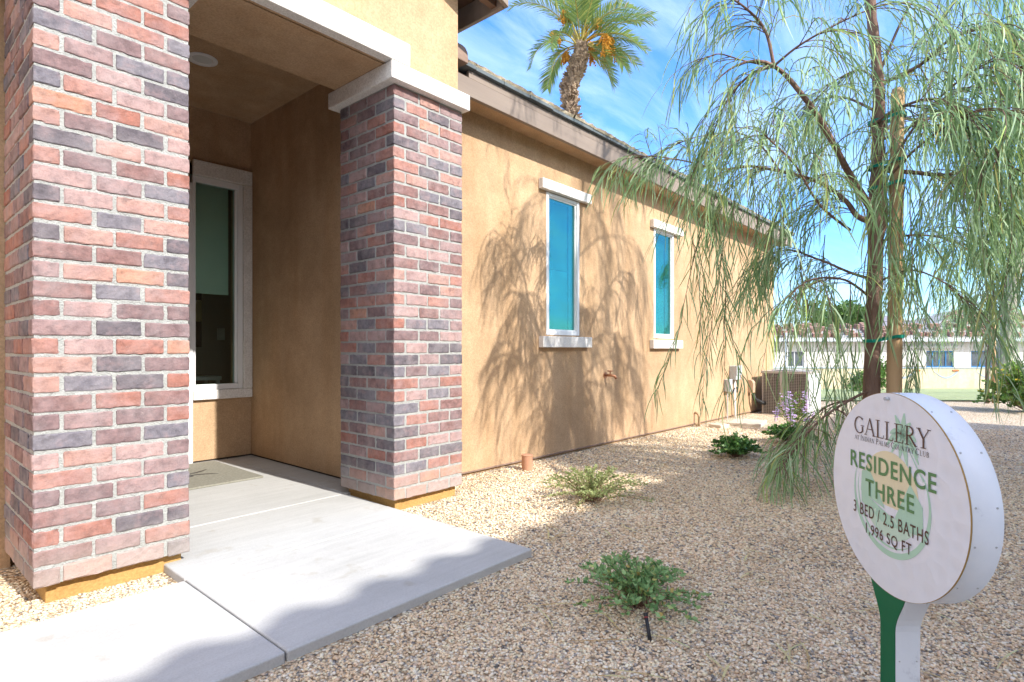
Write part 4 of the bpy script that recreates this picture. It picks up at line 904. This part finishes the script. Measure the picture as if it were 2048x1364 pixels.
q = MB(); q.lathe([(.001, -.2), (.032, -.2), (.03, 1.9), (.001, 1.91)], n=10); q.build('pole', M['stake'], t0, smooth=True)
for z in (1.35, 1.75): q = MB(); q.lathe([(.037, z-.02), (.037, z+.02)], n=12); q.tube([Vector((0, 0, z)), Vector(-RT*.12)+Vector((0, 0, z))], .014, 6); q.build('tree_tie', M['tie'], t0)

# ------------------------------------------------------------------ shrubs
def leaf_quad(lv, p, d, ln, w_, R, tone):
    d = d.normalized(); a2 = R.uniform(0, 2*pi); s_ = d.cross(Vector((cos(a2), sin(a2), .6)))
    s_ = s_.normalized() if s_.length > 1e-3 else d.orthogonal().normalized(); nn = d.cross(s_).normalized(); o = len(lv.V)
    for q_ in (p, p+d*ln*.45+s_*w_*.5+nn*w_*.15, p+d*ln, p+d*ln*.45-s_*w_*.5+nn*w_*.15): lv.V.append(tuple(q_))
    lv.F.append((o, o+1, o+2, o+3)); lv.T.append(tone)
def shrub(name, label, cat, c, r, h, nst, mname, leaf=.02, lpn=26, seed=1, lean=(0, 0), flat_=.5, stem_r=.002, flowers=None, dens=2, stemmat='twig'):
    R = random.Random(seed); c = Vector((c[0], c[1], gz(c[0], c[1]))); wood = MB(); lv = Leaves(); FLS = []
    for k in range(nst):
        a2 = 2*pi*(k+R.random())/nst; rr = r*sqrt(R.random())*1.0; p = Vector((R.gauss(0, .02), R.gauss(0, .02), -.01)); el = R.uniform(.2, 1.0)
        tip = Vector((cos(a2)*rr+lean[0]*R.random(), sin(a2)*rr+lean[1]*R.random(), h*sqrt(max(.03, 1-(rr/r)**2))*R.uniform(.65, 1.0)+.02))
        mid = tip*.5+Vector((0, 0, h*.12*flat_+.02)); P_ = smooth_path([p, mid, tip], 6); wood.tube(P_, [stem_r*(1-.6*i/12) for i in range(len(P_))], 4, cap=False)
        for j in range(lpn):
            s = .25+.75*(j+.5)/lpn; i = min(len(P_)-2, int(s*(len(P_)-1))); q_ = P_[i].lerp(P_[i+1], R.random()); tan = (P_[i+1]-P_[i]).normalized()
            b0 = R.uniform(0, 2*pi)
            for m_ in range(dens):
                out = Vector((cos(b0+pi*m_), sin(b0+pi*m_), R.uniform(-.1, .8))); L_ = leaf*R.uniform(.7, 1.25)
                leaf_quad(lv, q_, tan*.5+out, L_, L_*.58, R, min(1, max(0, R.gauss(.5, .24))))
        if flowers and R.random() < flowers[1]:
            fl = MB(); FLS.append(fl); hub = P_[-1]
            if flowers[3] > 2: fl.tube([hub-Vector((0, 0, .10)), hub, hub+Vector((0, 0, .05))], [.003, .0025, .002], 4)
            for _ in range(flowers[3]):
                f_ = (hub+Vector((R.gauss(0, .016), R.gauss(0, .016), R.uniform(-.10, .05)))) if flowers[3] > 2 else hub; s_ = flowers[2]; vs = [f_]; fs = []
                for w_ in range(4):
                    a3 = 1.57*w_+R.uniform(-.3, .3); e_ = Vector((cos(a3), sin(a3), R.uniform(.1, .7))).normalized()*s_; g_ = e_.orthogonal().normalized()*s_*.35; o = len(vs)
                    vs += [f_+e_*.6-g_, f_+e_, f_+e_*.6+g_]; fs.append((0, o, o+1, o+2))
                fl.add(vs, fs)
    t0 = thing(name, label, cat, tuple(c)); wood.build('stems', M[stemmat], t0); npmesh('foliage', lv.V, lv.F, M[mname], lv.T, t0)
    for fl in FLS: fl.build('flower_spike' if flowers[3] > 2 else 'flower', flowers[0], t0)
    return t0
shrub('shrub', 'low green shrub with a black drip tube in the foreground gravel', 'shrub', (1.90, 1.036), .27, .145, 66, 'shrub', .023, 13, 3, stem_r=.0018, lean=(.03, .05))
shrub('shrub', 'sparse pale straggly shrub between the slab corner and the wall', 'shrub', (3.03, 1.975), .40, .20, 90, 'pale', .018, 17, 5, stem_r=.0016)
shrub('shrub', 'dense dark green mound shrub, the nearer one below the farther window', 'shrub', (5.22, 1.86), .25, .19, 85, 'glossy', .034, 12, 8)
shrub('shrub', 'dense dark green mound shrub half hidden under drooping leaves', 'shrub', (6.42, 1.75), .28, .20, 80, 'glossy', .036, 12, 9)
shrub('flowering_shrub', 'upright shrub with purple flower spikes in front of the air conditioner', 'shrub', (7.4, 1.96), .22, .56, 34, 'bright', .026, 13, 11, flowers=(flat('lilac_petals', (.56, .42, .70), .7), .75, .021, 8))
shrub('flowering_shrub', 'leafy bright green bush with small yellow flowers at the right edge', 'shrub', (12.45, -.22), .66, .88, 110, 'bright', .075, 15, 12, stem_r=.006, flowers=(flat('yellow_petals', (.75, .55, .03), .7), .2, .05, 1))
q = MB(); d0 = at(1297, 1235, 1.0); 
dt = thing('drip_tube', 'black drip irrigation tube with red ring beside the foreground shrub', 'irrigation tube', (1.70, .892, gz(1.70, .89)))
q.tube([(.0, -.01, -.01), (.006, .0, .02), (.028, .022, .062)], .0062, 10); q.build('tube', M['black'], dt, smooth=True)
q = MB(); q.tube([(.0265, .0205, .059), (.0285, .0225, .063)], .0068, 10); q.build('ring', flat('red_ring', (.22, .02, .025), .5), dt)
q = MB(); q.tube([(.0288, .0228, .0635), (.033, .027, .073)], .0074, 10); q.build('emitter', M['black'], dt)

# fallen leaves and petals
R3 = random.Random(9); lv = Leaves()
for k in range(330):
    D = sqrt(R3.uniform(2.0, 42)); p = FW*D+RT*(D*R3.uniform(-.1, .9))
    if in_slab(p.x, p.y): continue
    a2 = R3.uniform(0, 6.28); d = Vector((cos(a2), sin(a2), 0)); ln = R3.uniform(.08, .24); w_ = R3.uniform(.005, .009); z = gz(p.x, p.y)+.017; o = len(lv.V); cv = R3.uniform(-.5, .5)
    for i in range(6):
        n_ = Vector((-d.y, d.x, 0)); hw = w_/2*(.3+.7*sin(pi*min(.95, .1+i/5.6))); lv.V += [(p.x-n_.x*hw, p.y-n_.y*hw, z+.003*sin(i)), (p.x+n_.x*hw, p.y+n_.y*hw, z+.003*sin(i))]
        if i < 5: lv.F.append((o+2*i, o+2*i+1, o+2*i+3, o+2*i+2)); lv.T.append(R3.random())
        p = p+d*ln/5; a2 += cv/3; d = Vector((cos(a2), sin(a2), 0))
tag(npmesh('leaf_litter', lv.V, lv.F, M['litter'], lv.T), 'dry tan strap leaves fallen on the gravel', 'leaf litter', kind='stuff')
q = MB()
for (x, y) in ((3.95, 2.42), (3.05, 1.98), (3.08, 2.0), (3.02, 1.96), (3.35, 1.9)):
    for k in range(4): a2 = R3.uniform(0, 6.28); c_ = Vector((x+R3.gauss(0, .01), y+R3.gauss(0, .01), .02)); e_ = Vector((cos(a2), sin(a2), .5))*.016; g_ = Vector((-sin(a2), cos(a2), .2))*.01; q.add([c_-g_, c_+e_*.2, c_+g_, c_+e_], [(0, 1, 2, 3)])
tag(q.build('fallen_petals', flat('pink_petal', (.62, .05, .20), .7)), 'scattered pink petals on the gravel by the pale shrub', 'petals', kind='stuff')

# ------------------------------------------------------------------ date palm beyond the roof
R4 = random.Random(31); PD = 15.0
pb = at(1150, 300, PD); pb.z = 0
path = smooth_path([(pb.x, pb.y, -.3), (pb.x, pb.y, 3), at(1136, 420, PD), at(1140, 240, PD), at(1141, 185, PD), at(1153, 145, PD), at(1157, 117, PD), at(1160, 92, PD)], 8)
pt = thing('date_palm', 'tall date palm with orange fruit clusters rising beyond the roof', 'palm tree', tuple(pb))
q = MB(); n_ = len(path); q.tube(path, [.155 if p.z < 7.8 else .14 for p in path], 12)
for k in range(1150):      # old frond bases
    s = R4.random()**.75; s = .3+.7*s; i = min(n_-2, int(s*(n_-1))); c_ = path[i].lerp(path[i+1], R4.random()); a2 = R4.uniform(0, 6.28); d = Vector((cos(a2), sin(a2), 0)); tz = Vector((-d.y, d.x, 0))
    fat = .82+.18*sin(c_.z*3.1+a2)
    if c_.z > at(0, 115, PD).z: fat *= .7
    b0 = c_+d*.11; tipp = c_+d*R4.uniform(.19, .34)*fat+UP*R4.uniform(.0, .14); w_ = R4.uniform(.025, .06)
    q.add([b0-tz*w_, b0+tz*w_, tipp+tz*w_*.7, tipp-tz*w_*.7, b0-UP*.06, tipp-UP*.03], [(0, 1, 2, 3), (4, 5, 3, 2), (0, 3, 5, 4), (1, 4, 5, 2)])
recentre(q.build('trunk', M['palmbark'], pt), pb)
def frond(stem, lv, p, az, el, ln, R, droop=1.0, nl=50, lf=.40, lw=.026):
    d = Vector((cos(az)*cos(el), sin(az)*cos(el), sin(el))); n_ = 16; pts_ = [p.copy()]
    for k in range(n_):
        pts_.append(pts_[-1]+d*ln/n_); d = (d+UP*(-droop*.10*(.3+1.4*k/n_))).normalized()
    stem.tube(pts_, [.022*(1-.85*k/n_) for k in range(n_+1)], 4, cap=False)
    for j in range(nl):
        s = .22+.78*(j+.5)/nl; i = min(n_-1, int(s*n_)); q_ = pts_[i].lerp(pts_[i+1], s*n_-i); tan = (pts_[i+1]-pts_[i]).normalized(); sd = tan.cross(UP)
        sd = sd.normalized() if sd.length > 1e-3 else Vector((1, 0, 0)); nm = sd.cross(tan)
        L_ = lf*(.55+.75*sin(pi*min(1, .15+.8*s)))*R.uniform(.85, 1.1)
        for sgn in (-1, 1):
            dd = (tan*.75+sd*sgn*.75+nm*R.uniform(.15, .5)-UP*.12).normalized(); e_ = dd.cross(nm).normalized()*lw*.5; o = len(lv.V)
            m_ = q_+dd*L_*.5-UP*.01; t_2 = q_+dd*L_-UP*L_*.14
            for vtx in (q_-e_*.6, q_+e_*.6, m_+e_, m_-e_, t_2): lv.V.append(tuple(vtx))
            tn_ = min(1, max(0, R.gauss(.5, .2))); lv.F += [(o, o+1, o+2, o+3), (o+3, o+2, o+4, o+4)]; lv.T += [tn_, tn_]
def fixtri(lv): 
    return lv
hd = at(1160, 92, PD); stem = MB(); lv = Leaves(); az0 = atan2(RT.y, RT.x)
spec = [(pi, .55, 1.75, 2.3), (pi*.93, .9, 2.2, 1.2), (pi*1.06, 1.15, 2.3, .9), (pi*.98, -.15, 1.15, 2.0), (0, .45, 1.8, 1.0), (.15, .72, 2.1, .8), (-.2, .25, 1.75, .9), (.1, .05, 1.6, 1.3), (-.15, -.3, 1.4, 1.3), (.3, -.45, 1.25, 1.4), (0, 1.0, 2.2, .7), (.5, 1.2, 2.3, .7), (-.6, 1.25, 2.3, .8), (1.3, .9, 2.1, 1.), (-1.4, .8, 2.0, 1.1), (1.8, .7, 2.0, 1.2), (-1.9, .9, 2.2, 1.), (.8, .6, 1.9, 1.), (-.7, .55, 1.9, 1.1), (2.5, 1.1, 2.2, .9), (-2.5, 1.2, 2.3, .8), (.2, 1.4, 2.3, .5), (2.9, 1.35, 2.3, .6), (-.9, .95, 2.1, .9), (.4, .3, 1.8, 1.2), (1.0, 1.1, 2.2, .8), (-.3, .85, 2.1, .9), (2.2, .3, 1.7, 1.7), (-2.1, .35, 1.7, 1.6), (.05, 1.25, 2.4, .7), (3.0, 1.2, 2.4, .7), (.1, .6, 2.0, .7), (1.5, 1.3, 2.4, .6)]
for a2, el, ln, dr in spec: frond(stem, lv, hd+Vector((R4.gauss(0, .04), R4.gauss(0, .04), R4.uniform(-.05, .1))), az0-a2, el, ln*1.0, R4, dr)
Fq = [f if len(set(f)) == 4 else None for f in lv.F]
quads = [(f, t) for f, t in zip(lv.F, lv.T) if len(set(f)) == 4]; tris = [(f[:3], t) for f, t in zip(lv.F, lv.T) if len(set(f)) == 3]
mbf = MB(); mbf.v = lv.V; mbf.f = [f for f, _ in quads]+[f for f, _ in tris]; mbf.t = [max(.001, t) for _, t in quads]+[max(.001, t) for _, t in tris]
recentre(mbf.build('crown', M['palmleaf'], pt), pb); recentre(stem.build('frond_stems', M['palmstem'], pt), pb)
for k, (a2, el, ln, drop) in enumerate([(.0, .35, .85, .75), (.5, .2, .7, .6), (-.5, .3, .9, .75), (pi, .55, .75, .35), (.3, 1.0, .8, .3), (pi*.9, 1.1, .95, .35), (-.9, .5, .7, .6), (pi*1.2, -.1, .45, .3)]):
    q = MB(); d = Vector((cos(az0-a2)*cos(el), sin(az0-a2)*cos(el), sin(el))); tipp = hd+d*ln
    q.tube(smooth_path([hd, hd+d*ln*.6+UP*.1, tipp], 4), .016, 5)
    for j in range(34):
        a3 = R4.uniform(0, 6.28); r_ = R4.uniform(.02, .19); e_ = tipp+Vector((cos(a3)*r_, sin(a3)*r_, -drop*R4.uniform(.35, 1))); P_ = smooth_path([tipp, tipp.lerp(e_, .4)+UP*.06, e_], 3); q.tube(P_, .0045, 3, cap=False)
        for m_ in range(7):
            c_ = P_[-1].lerp(P_[2], m_/7)+Vector((R4.gauss(0, .012), R4.gauss(0, .012), 0)); q.add([tuple(c_+Vector(ico[z_])*.026) for z_ in range(12)], [tuple(f) for f in icf])
    recentre(q.build('fruit_cluster', M['dates'], pt), pb)

# ------------------------------------------------------------------ beyond the yard
BRZ = AZ-pi/2
def wp(lat, dep): return FW*dep+RT*lat
q = MB(); n_ = 44
for i in range(n_+1):
    dep = 11.4+(27.9-11.4)*i/n_
    for lat in (3.5, 10, 16, 24, 34): p = wp(lat, dep); q.v.append((p.x, p.y, gz(p.x, p.y)+.02))
q.f = [(i*5+j, i*5+j+1, (i+1)*5+j+1, (i+1)*5+j) for i in range(n_) for j in range(4)]; q.t = [0]*len(q.f)
tag(q.build('lawn', gen('mown_lawn', (.38, .44, .18), (.52, .54, .29), 5, 150, 1, .03, .95)), kind='structure')
# pale boundary wall with painted waves
t0 = thing('boundary_wall', 'low cream yellow garden wall with blue painted waves across the lawn', 'wall', tuple(wp(20, 28)+UP*gz(*wp(20, 28)[:2])), BRZ)
q = MB(); q.box(-11, 0, -.3, 24, .2, 1.0); q.build('wall_body', stucco('cream_wall', (.62, .54, .40), .08), t0)
q = MB(); q.box(-11, -.03, 1.001, 24, .23, 1.05); q.build('wall_cap', flat('blue_grey_cap', (.36, .42, .50), .7), t0)
q = MB()
for k in range(9):
    x0 = -3.5+2.1*k; pts_ = [(x0+1.15*s_/10, -.012, .84-.30*sin(pi*s_/10)) for s_ in range(11)]
    vs = []
    for s_, p in enumerate(pts_): h_ = .015+.05*s_/10; vs += [(p[0], p[1], p[2]-h_), (p[0], p[1], p[2]+h_)]
    q.add(vs, [(2*i, 2*i+2, 2*i+3, 2*i+1) for i in range(10)])
q.build('wave_painting', flat('faded_blue_paint', (.32, .38, .50), .8), t0)
q = MB()
for x in (-1.9, -.3, 1.6, 4.3): q.box(x, -.04, .86, x+.3, -.001, .93)
q.build('brick_accent', flat('orange_brick', (.46, .16, .06), .8), t0)

# white house being re-roofed
DH = 38.0; hb = wp(26, DH); hz0 = gz(hb.x, hb.y)
t0 = thing('white_house', 'long white single storey house with tile stacks loaded on its grey roof', 'house', (hb.x, hb.y, hz0), BRZ)
ew = 1.5-hz0
wst = stucco('white_house_stucco', (.60, .61, .60), .10)
wins = [(-7.8, -6.55), (1.55, 3.4), (4.55, 7.05)]     # lateral from 26
q = MB(); zs0, zs1 = 1.0, ew-.62
xs = [-14]+[e for w2 in wins for e in w2]+[20]
for i in range(len(xs)-1):
    if i % 2 == 0: q.box(xs[i], 0, -.3, xs[i+1], .25, ew)
    else: q.box(xs[i], 0, -.3, xs[i+1], .25, zs0-.15); q.box(xs[i], 0, zs1, xs[i+1], .25, ew)
q.box(-14, .25, -.3, -13.8, 9, ew)
q.build('wall', wst, t0)
blu = flat('blue_frames', (.03, .16, .36), .5); gry = flat('grey_frames', (.50, .52, .55), .5); drk = gen('dark_panes', (.06, .075, .09), (.10, .12, .14), 2, 0, rough=.08, spec=.6)
for k, (a_, b_) in enumerate(wins):
    wn = bpy.data.objects.new('window', None); COL.objects.link(wn); wn.parent = t0
    q = MB(); nn_ = 2 if k == 0 else 4; e = .07
    q.box(a_+.01, .06, zs0-.14, b_-.01, .16, zs0-.14+e); q.box(a_+.01, .06, zs1-e, b_-.01, .16, zs1-.005)
    for j in range(nn_+1): x = a_+.01+(b_-a_-.02-e)*j/nn_; q.box(x, .06, zs0-.139+e, x+e, .16, zs1-e-.001)
    q.build('window_frame', gry if k == 0 else blu, wn)
    q = MB(); q.box(a_+.05, .10, zs0-.1, b_-.05, .12, zs1-.03); q.build('pane', drk, wn)
q = MB(); q.box(-.3, -.10, .95, 1.5, -.001, zs1+.15); q.box(-.3, -.16, zs1+.151, 3.7, -.001, zs1+.33); q.build('recess_shade_panel', flat('painted_shade_stucco', (.50, .50, .47), .9), t0)  # window recess shade put into the grey stucco colour
q = MB(); q.box(-14.4, -.62, ew+.0, 20.4, -.58, ew+.2); q.build('fascia', flat('pale_blue_fascia', (.55, .61, .66), .6), t0)
slate = gen('grey_underlay_roof', (.30, .29, .27), (.38, .37, .35), 2, 20, .2, .01, .9)
def roofz(x, y): 
    a_ = .30*(y+.6); 
    b_ = min(.42*(y+.6), .30*(x-.2) if x > .2 else 0, .5*max(0, 19-x))
    return ew+.2+max(min(a_, .85), min(b_, 2.2))
q = MB(); gx = [-14.4+34.8*i/116 for i in range(117)]; gy = [-.6+.3*j for j in range(24)]
for y in gy:
    for x in gx: q.v.append((x, y, roofz(x, y)))
q.f = [(j*117+i, j*117+i+1, (j+1)*117+i+1, (j+1)*117+i) for j in range(23) for i in range(116)]; q.t = [0]*len(q.f); q.build('roof', slate, t0)
RS = random.Random(12); sm_ = gen('brown_roof_tiles', (.24, .13, .10), (.42, .27, .21), 3, 0, rough=.9)
proto = None; kk = 0
for j in range(11):
    for i in range(66):
        x = -9.3+.45*i+RS.uniform(-.12, .12)+(.26 if j % 2 else 0); y = -.25+.52*j+RS.uniform(-.06, .06)
        if RS.random() < .40 or x > 17 or roofz(x, y)-roofz(x, y-.3) < .05: continue
        if kk >= 240: continue
        if proto is None:
            q = MB()
            for k in range(4): q.box(-.13+.01*(k % 2), -.15, .032*2*k, .13+.01*(k % 2), .15, .032*2*k+.048)
            proto = q.build('roof_tile_stack', sm_); o = proto
        else: o = proto.copy(); COL.objects.link(o)
        o.location = Vector((hb.x, hb.y, hz0))+Matrix.Rotation(BRZ, 3, 'Z') @ Vector((x, y, roofz(x, y)+.03)); o.rotation_euler = (.29, 0, BRZ+RS.uniform(-.15, .15)); sc_ = RS.uniform(.8, 1.2); o.scale = (1, 1, sc_)
        tag(o, 'small stack of brown roof tiles loaded on the grey roof of the white house', 'tile stack', 'tile stacks on the white house roof'); kk += 1
# pinkish house farther back
hb2 = wp(43, 66); t0 = thing('pink_house', 'distant pale pink house with red roof behind the white house', 'house', (hb2.x, hb2.y, gz(hb2.x, hb2.y)), BRZ)
q = MB(); q.box(-4, 0, -.3, 4, 7, 3.4); q.build('wall', flat('pink_stucco', (.60, .45, .38), .9), t0)
q = MB(); q.prism([(-4.5, -.6, 3.4), (4.5, -.6, 3.4), (0, -.6, 4.7)], (0, 8, 0)); q.build('roof', flat('red_tile', (.42, .17, .11), .9), t0)

# white pole
pp = wp((1573-1024)/FPX*31, 31); t0 = thing('white_pole', 'thin white metal pole standing before the white house', 'pole', (pp.x, pp.y, gz(pp.x, pp.y)))
q = MB(); q.lathe([(.07, -.2), (.065, 2.9), (.05, 2.93), (.001, 2.94)], n=12); q.build('pole', M['whitepaint'], t0, smooth=True)
q = MB(); q.box(-.12, -.12, -.1, .12, .12, .04); q.build('footing', M['concrete'], t0)

# power lines
for k, (v, D) in enumerate(((613, 62), (628, 62), (650, 62), (662, 62))):
    a_ = at(1420, v-3, D); b_ = at(2200, v+2, D+6); pts_ = [a_.lerp(b_, s_/24)+UP*(-.9*(1-(2*s_/24-1)**2)) for s_ in range(25)]
    q = MB(); q.tube(pts_, .022, 5); tag(q.build('power_line', M['black']), ['topmost thin overhead cable above the far roofs', 'second overhead cable from the top above the far roofs', 'third overhead cable from the top above the far roofs', 'lowest overhead cable above the far roofs'][k], 'cable', 'overhead power lines')
for k, lat in enumerate((20.6, 71.)):
    D = 62 if k == 0 else 68.2; c_ = wp(lat, D); t0 = thing('utility_pole', ['wooden utility pole hidden by the tan house', 'wooden utility pole past the right edge'][k], 'pole', (c_.x, c_.y, gz(c_.x, c_.y)), BRZ)
    q = MB(); q.lathe([(.16, -.3), (.12, 7.5), (.001, 7.52)], n=10); q.build('pole', M['stake'], t0); q = MB(); q.box(-.9, -.16, 6.4, .9, -.1, 6.5); q.build('crossarm', M['stake'], t0)

# distant trees and palms
def round_tree(label, c, zc, rx, rz, n, seed, lf=.32, name='broadleaf_tree', mname='fartree'):
    R = random.Random(seed); b0 = Vector((c.x, c.y, gz(c.x, c.y))); wood = MB(); lv = Leaves(); hc = zc-b0.z
    wood.tube(smooth_path([(0, 0, -.2), (.05, 0, hc*.4), (0, .05, hc*.8), (0, 0, hc+rz*.4)], 4), [.16*rx/2+.03-.012*i for i in range(13)], 8)
    cl = [Vector((R.gauss(0, .5)*rx, R.gauss(0, .5)*rx, hc+R.gauss(0, .45)*rz)) for _ in range(26)]
    for c_ in cl:
        wood.tube([Vector((0, 0, hc*.55)), Vector((c_.x*.4, c_.y*.4, (hc*.55+c_.z)/2+.1)), c_], [.05, .035, .01], 5, cap=False)
        for k in range(n//26):
            d = Vector((R.gauss(0, 1), R.gauss(0, 1), R.gauss(0, 1))).normalized(); p = c_+d*rx*.42*R.random()**.5; p.z = c_.z+(p.z-c_.z)*rz/rx
            leaf_quad(lv, p, d+Vector((R.gauss(0, .6), R.gauss(0, .6), R.gauss(0, .6))), lf*R.uniform(.6, 1.2), lf*.6, R, min(1, max(0, R.gauss(.5, .25))))
    t0 = thing(name, label, 'tree', tuple(b0)); wood.build('trunk', M['bark'], t0, smooth=True); npmesh('crown', lv.V, lv.F, M[mname], lv.T, t0)
c_ = at(1686, 640, 52); round_tree('bright green round tree rising behind the white house roof', c_, c_.z+.3, 2.1, 1.9, 6500, 2)
c_ = at(1758, 745, 22); round_tree('yellow green bush on the lawn right behind the big tree trunk', c_, c_.z, .35, .55, 900, 3, .12, 'bush')
c_ = at(1716, 765, 21); round_tree('small green bush on the lawn left of the big tree trunk', c_, c_.z-.05, .3, .4, 700, 5, .12, 'bush')
def fan_palm(label, c, ztop, tr_, n, ln, seed, lean=0.):
    R = random.Random(seed); b0 = Vector((c.x, c.y, gz(c.x, c.y))); h = ztop-b0.z; t0 = thing('fan_palm', label, 'palm tree', tuple(b0)); q = MB()
    P_ = smooth_path([(0, 0, -.2), tuple(RT*lean*.3+UP*h*.5), tuple(RT*lean+UP*h)], 12); q.tube(P_, [tr_*(1.08-.12*i/24)*(1+.04*(i % 2)) for i in range(len(P_))], 14); q.build('trunk', gen('pale_palm_trunk', (.24, .22, .18), (.33, .31, .26), 8, 30, .6, .01, .95), t0)
    lv = Leaves(); hd2 = P_[-1]
    for k in range(n):
        a2 = 2.4*k; el = R.uniform(-.7, 1.3); d = Vector((cos(a2)*cos(el), sin(a2)*cos(el), sin(el))); hub = hd2+d*ln*.45; sd = d.orthogonal().normalized(); s2 = d.cross(sd)
        for j in range(15): 
            b_ = -1.2+2.4*j/14; lv.strap(hub, d*cos(b_)+sd*sin(b_), ln*.6*R.uniform(.8, 1.05), .045*ln, R, segs=4, droop=.18, tone=min(1, max(0, R.gauss(.4, .2))))
        lv.strap(hd2, d, ln*.46, .03*ln, R, segs=4, droop=.02, tone=.6)
    npmesh('crown', lv.V, lv.F, M['palmleaf'], lv.T, t0)
fan_palm('pale grey palm trunk standing behind the yellow flowered bush', at(2004, 760, 17.5), at(0, 425, 17.5).z, .19, 34, 1.0, 3, .75)
fan_palm('tiny distant palm beyond the roof right of the stake', at(1832, 700, 75), at(0, 658, 75).z, .22, 26, 1.6, 5)
fan_palm('small distant palm top just right of the big stake', at(1795, 700, 80), at(0, 668, 80).z, .2, 22, 1.3, 6)

# mountains
R5 = random.Random(17); q = MB(); n_ = 160; rows = 7
def ridge(a): return 120+45*sin(a*9+1)+30*sin(a*23+.5)+18*sin(a*51)+9*sin(a*117+2)
for j in range(rows):
    for i in range(n_):
        a = AZ-1.1+2.2*i/(n_-1); s_ = j/(rows-1); rr = 2900+800*s_; h_ = ridge(AZ-a+2.2)*sin(pi/2*s_)*1.0+R5.uniform(-7, 7)*s_
        q.v.append((rr*cos(a), rr*sin(a), h_-3))
q.f = [(j*n_+i, j*n_+i+1, (j+1)*n_+i+1, (j+1)*n_+i) for j in range(rows-1) for i in range(n_-1)]; q.t = [0]*len(q.f)
tag(q.build('hills', gen('desert_rock', (.20, .15, .14), (.32, .25, .23), .01, 0, rough=1), smooth=True), kind='structure')

# air between here and the hills
hz_m = bpy.data.materials.new('desert_haze'); hz_m.use_nodes = True; hz_m.node_tree.nodes.clear()
pv_ = N(hz_m.node_tree, 'ShaderNodeVolumePrincipled'); pv_.inputs['Color'].default_value = (.62, .78, 1, 1); pv_.inputs['Density'].default_value =   .00010; pv_.inputs['Anisotropy'].default_value = .2
ho = N(hz_m.node_tree, 'ShaderNodeOutputMaterial'); hz_m.node_tree.links.new(pv_.outputs[0], ho.inputs['Volume'])
q = MB(); q.box(-4300, -4300, -4, 4300, 4300, 300); tag(q.build('haze', hz_m), kind='stuff')

# ------------------------------------------------------------------ the next house, behind the camera, whose tiled eave throws the foreground shade
NY, NZ, NX0, NX1 = -2.62, 3.36, -9.0, 10.35
t0 = thing('neighbour_house', 'tan neighbouring house with a curved tile roof behind the camera', 'house', (0, -3.0, 0))
q = MB(); q.box(NX0+.3, -6, -.2, NX1-.3, -.001, 3.2); q.build('wall', M['stucco'], t0)
q = MB(); q.box(NX0, .33, 3.10, NX1, .37, 3.285); q.build('fascia', M['fascia'], t0)
q = MB(); q.prism([(NX0, .36, 3.29), (NX0, -3.2, 4.36), (NX0, -6.8, 3.29), (NX0, -6.8, 3.25), (NX0, -3.2, 4.32), (NX0, .36, 3.25)], (NX1-NX0, 0, 0)); q.build('roof_deck', M['soffit'], t0)
q = MB(); per = .331; np_ = int((NX1-NX0)/per*12); 
for y, z in ((.39, 0), (-3.2, 1.07)):
    for i in range(np_+1): x = NX0+(NX1-NX0)*i/np_; ph = (x-.08)/per % 1; hgt = .044*max(0, sin(pi*min(1, ph/.62))) if ph < .62 else -.012*sin(pi*(ph-.62)/.38); q.v.append((x, y, 3.312+z+hgt))
q.f = [(i, i+1, np_+1+i+1, np_+1+i) for i in range(np_)]; q.t = [0]*np_
o = q.build('roof_tiles', M['hiptile'], t0); sm = o.modifiers.new('solid', 'SOLIDIFY'); sm.thickness = .018; sm.offset = -1

print('objects', len(bpy.data.objects))
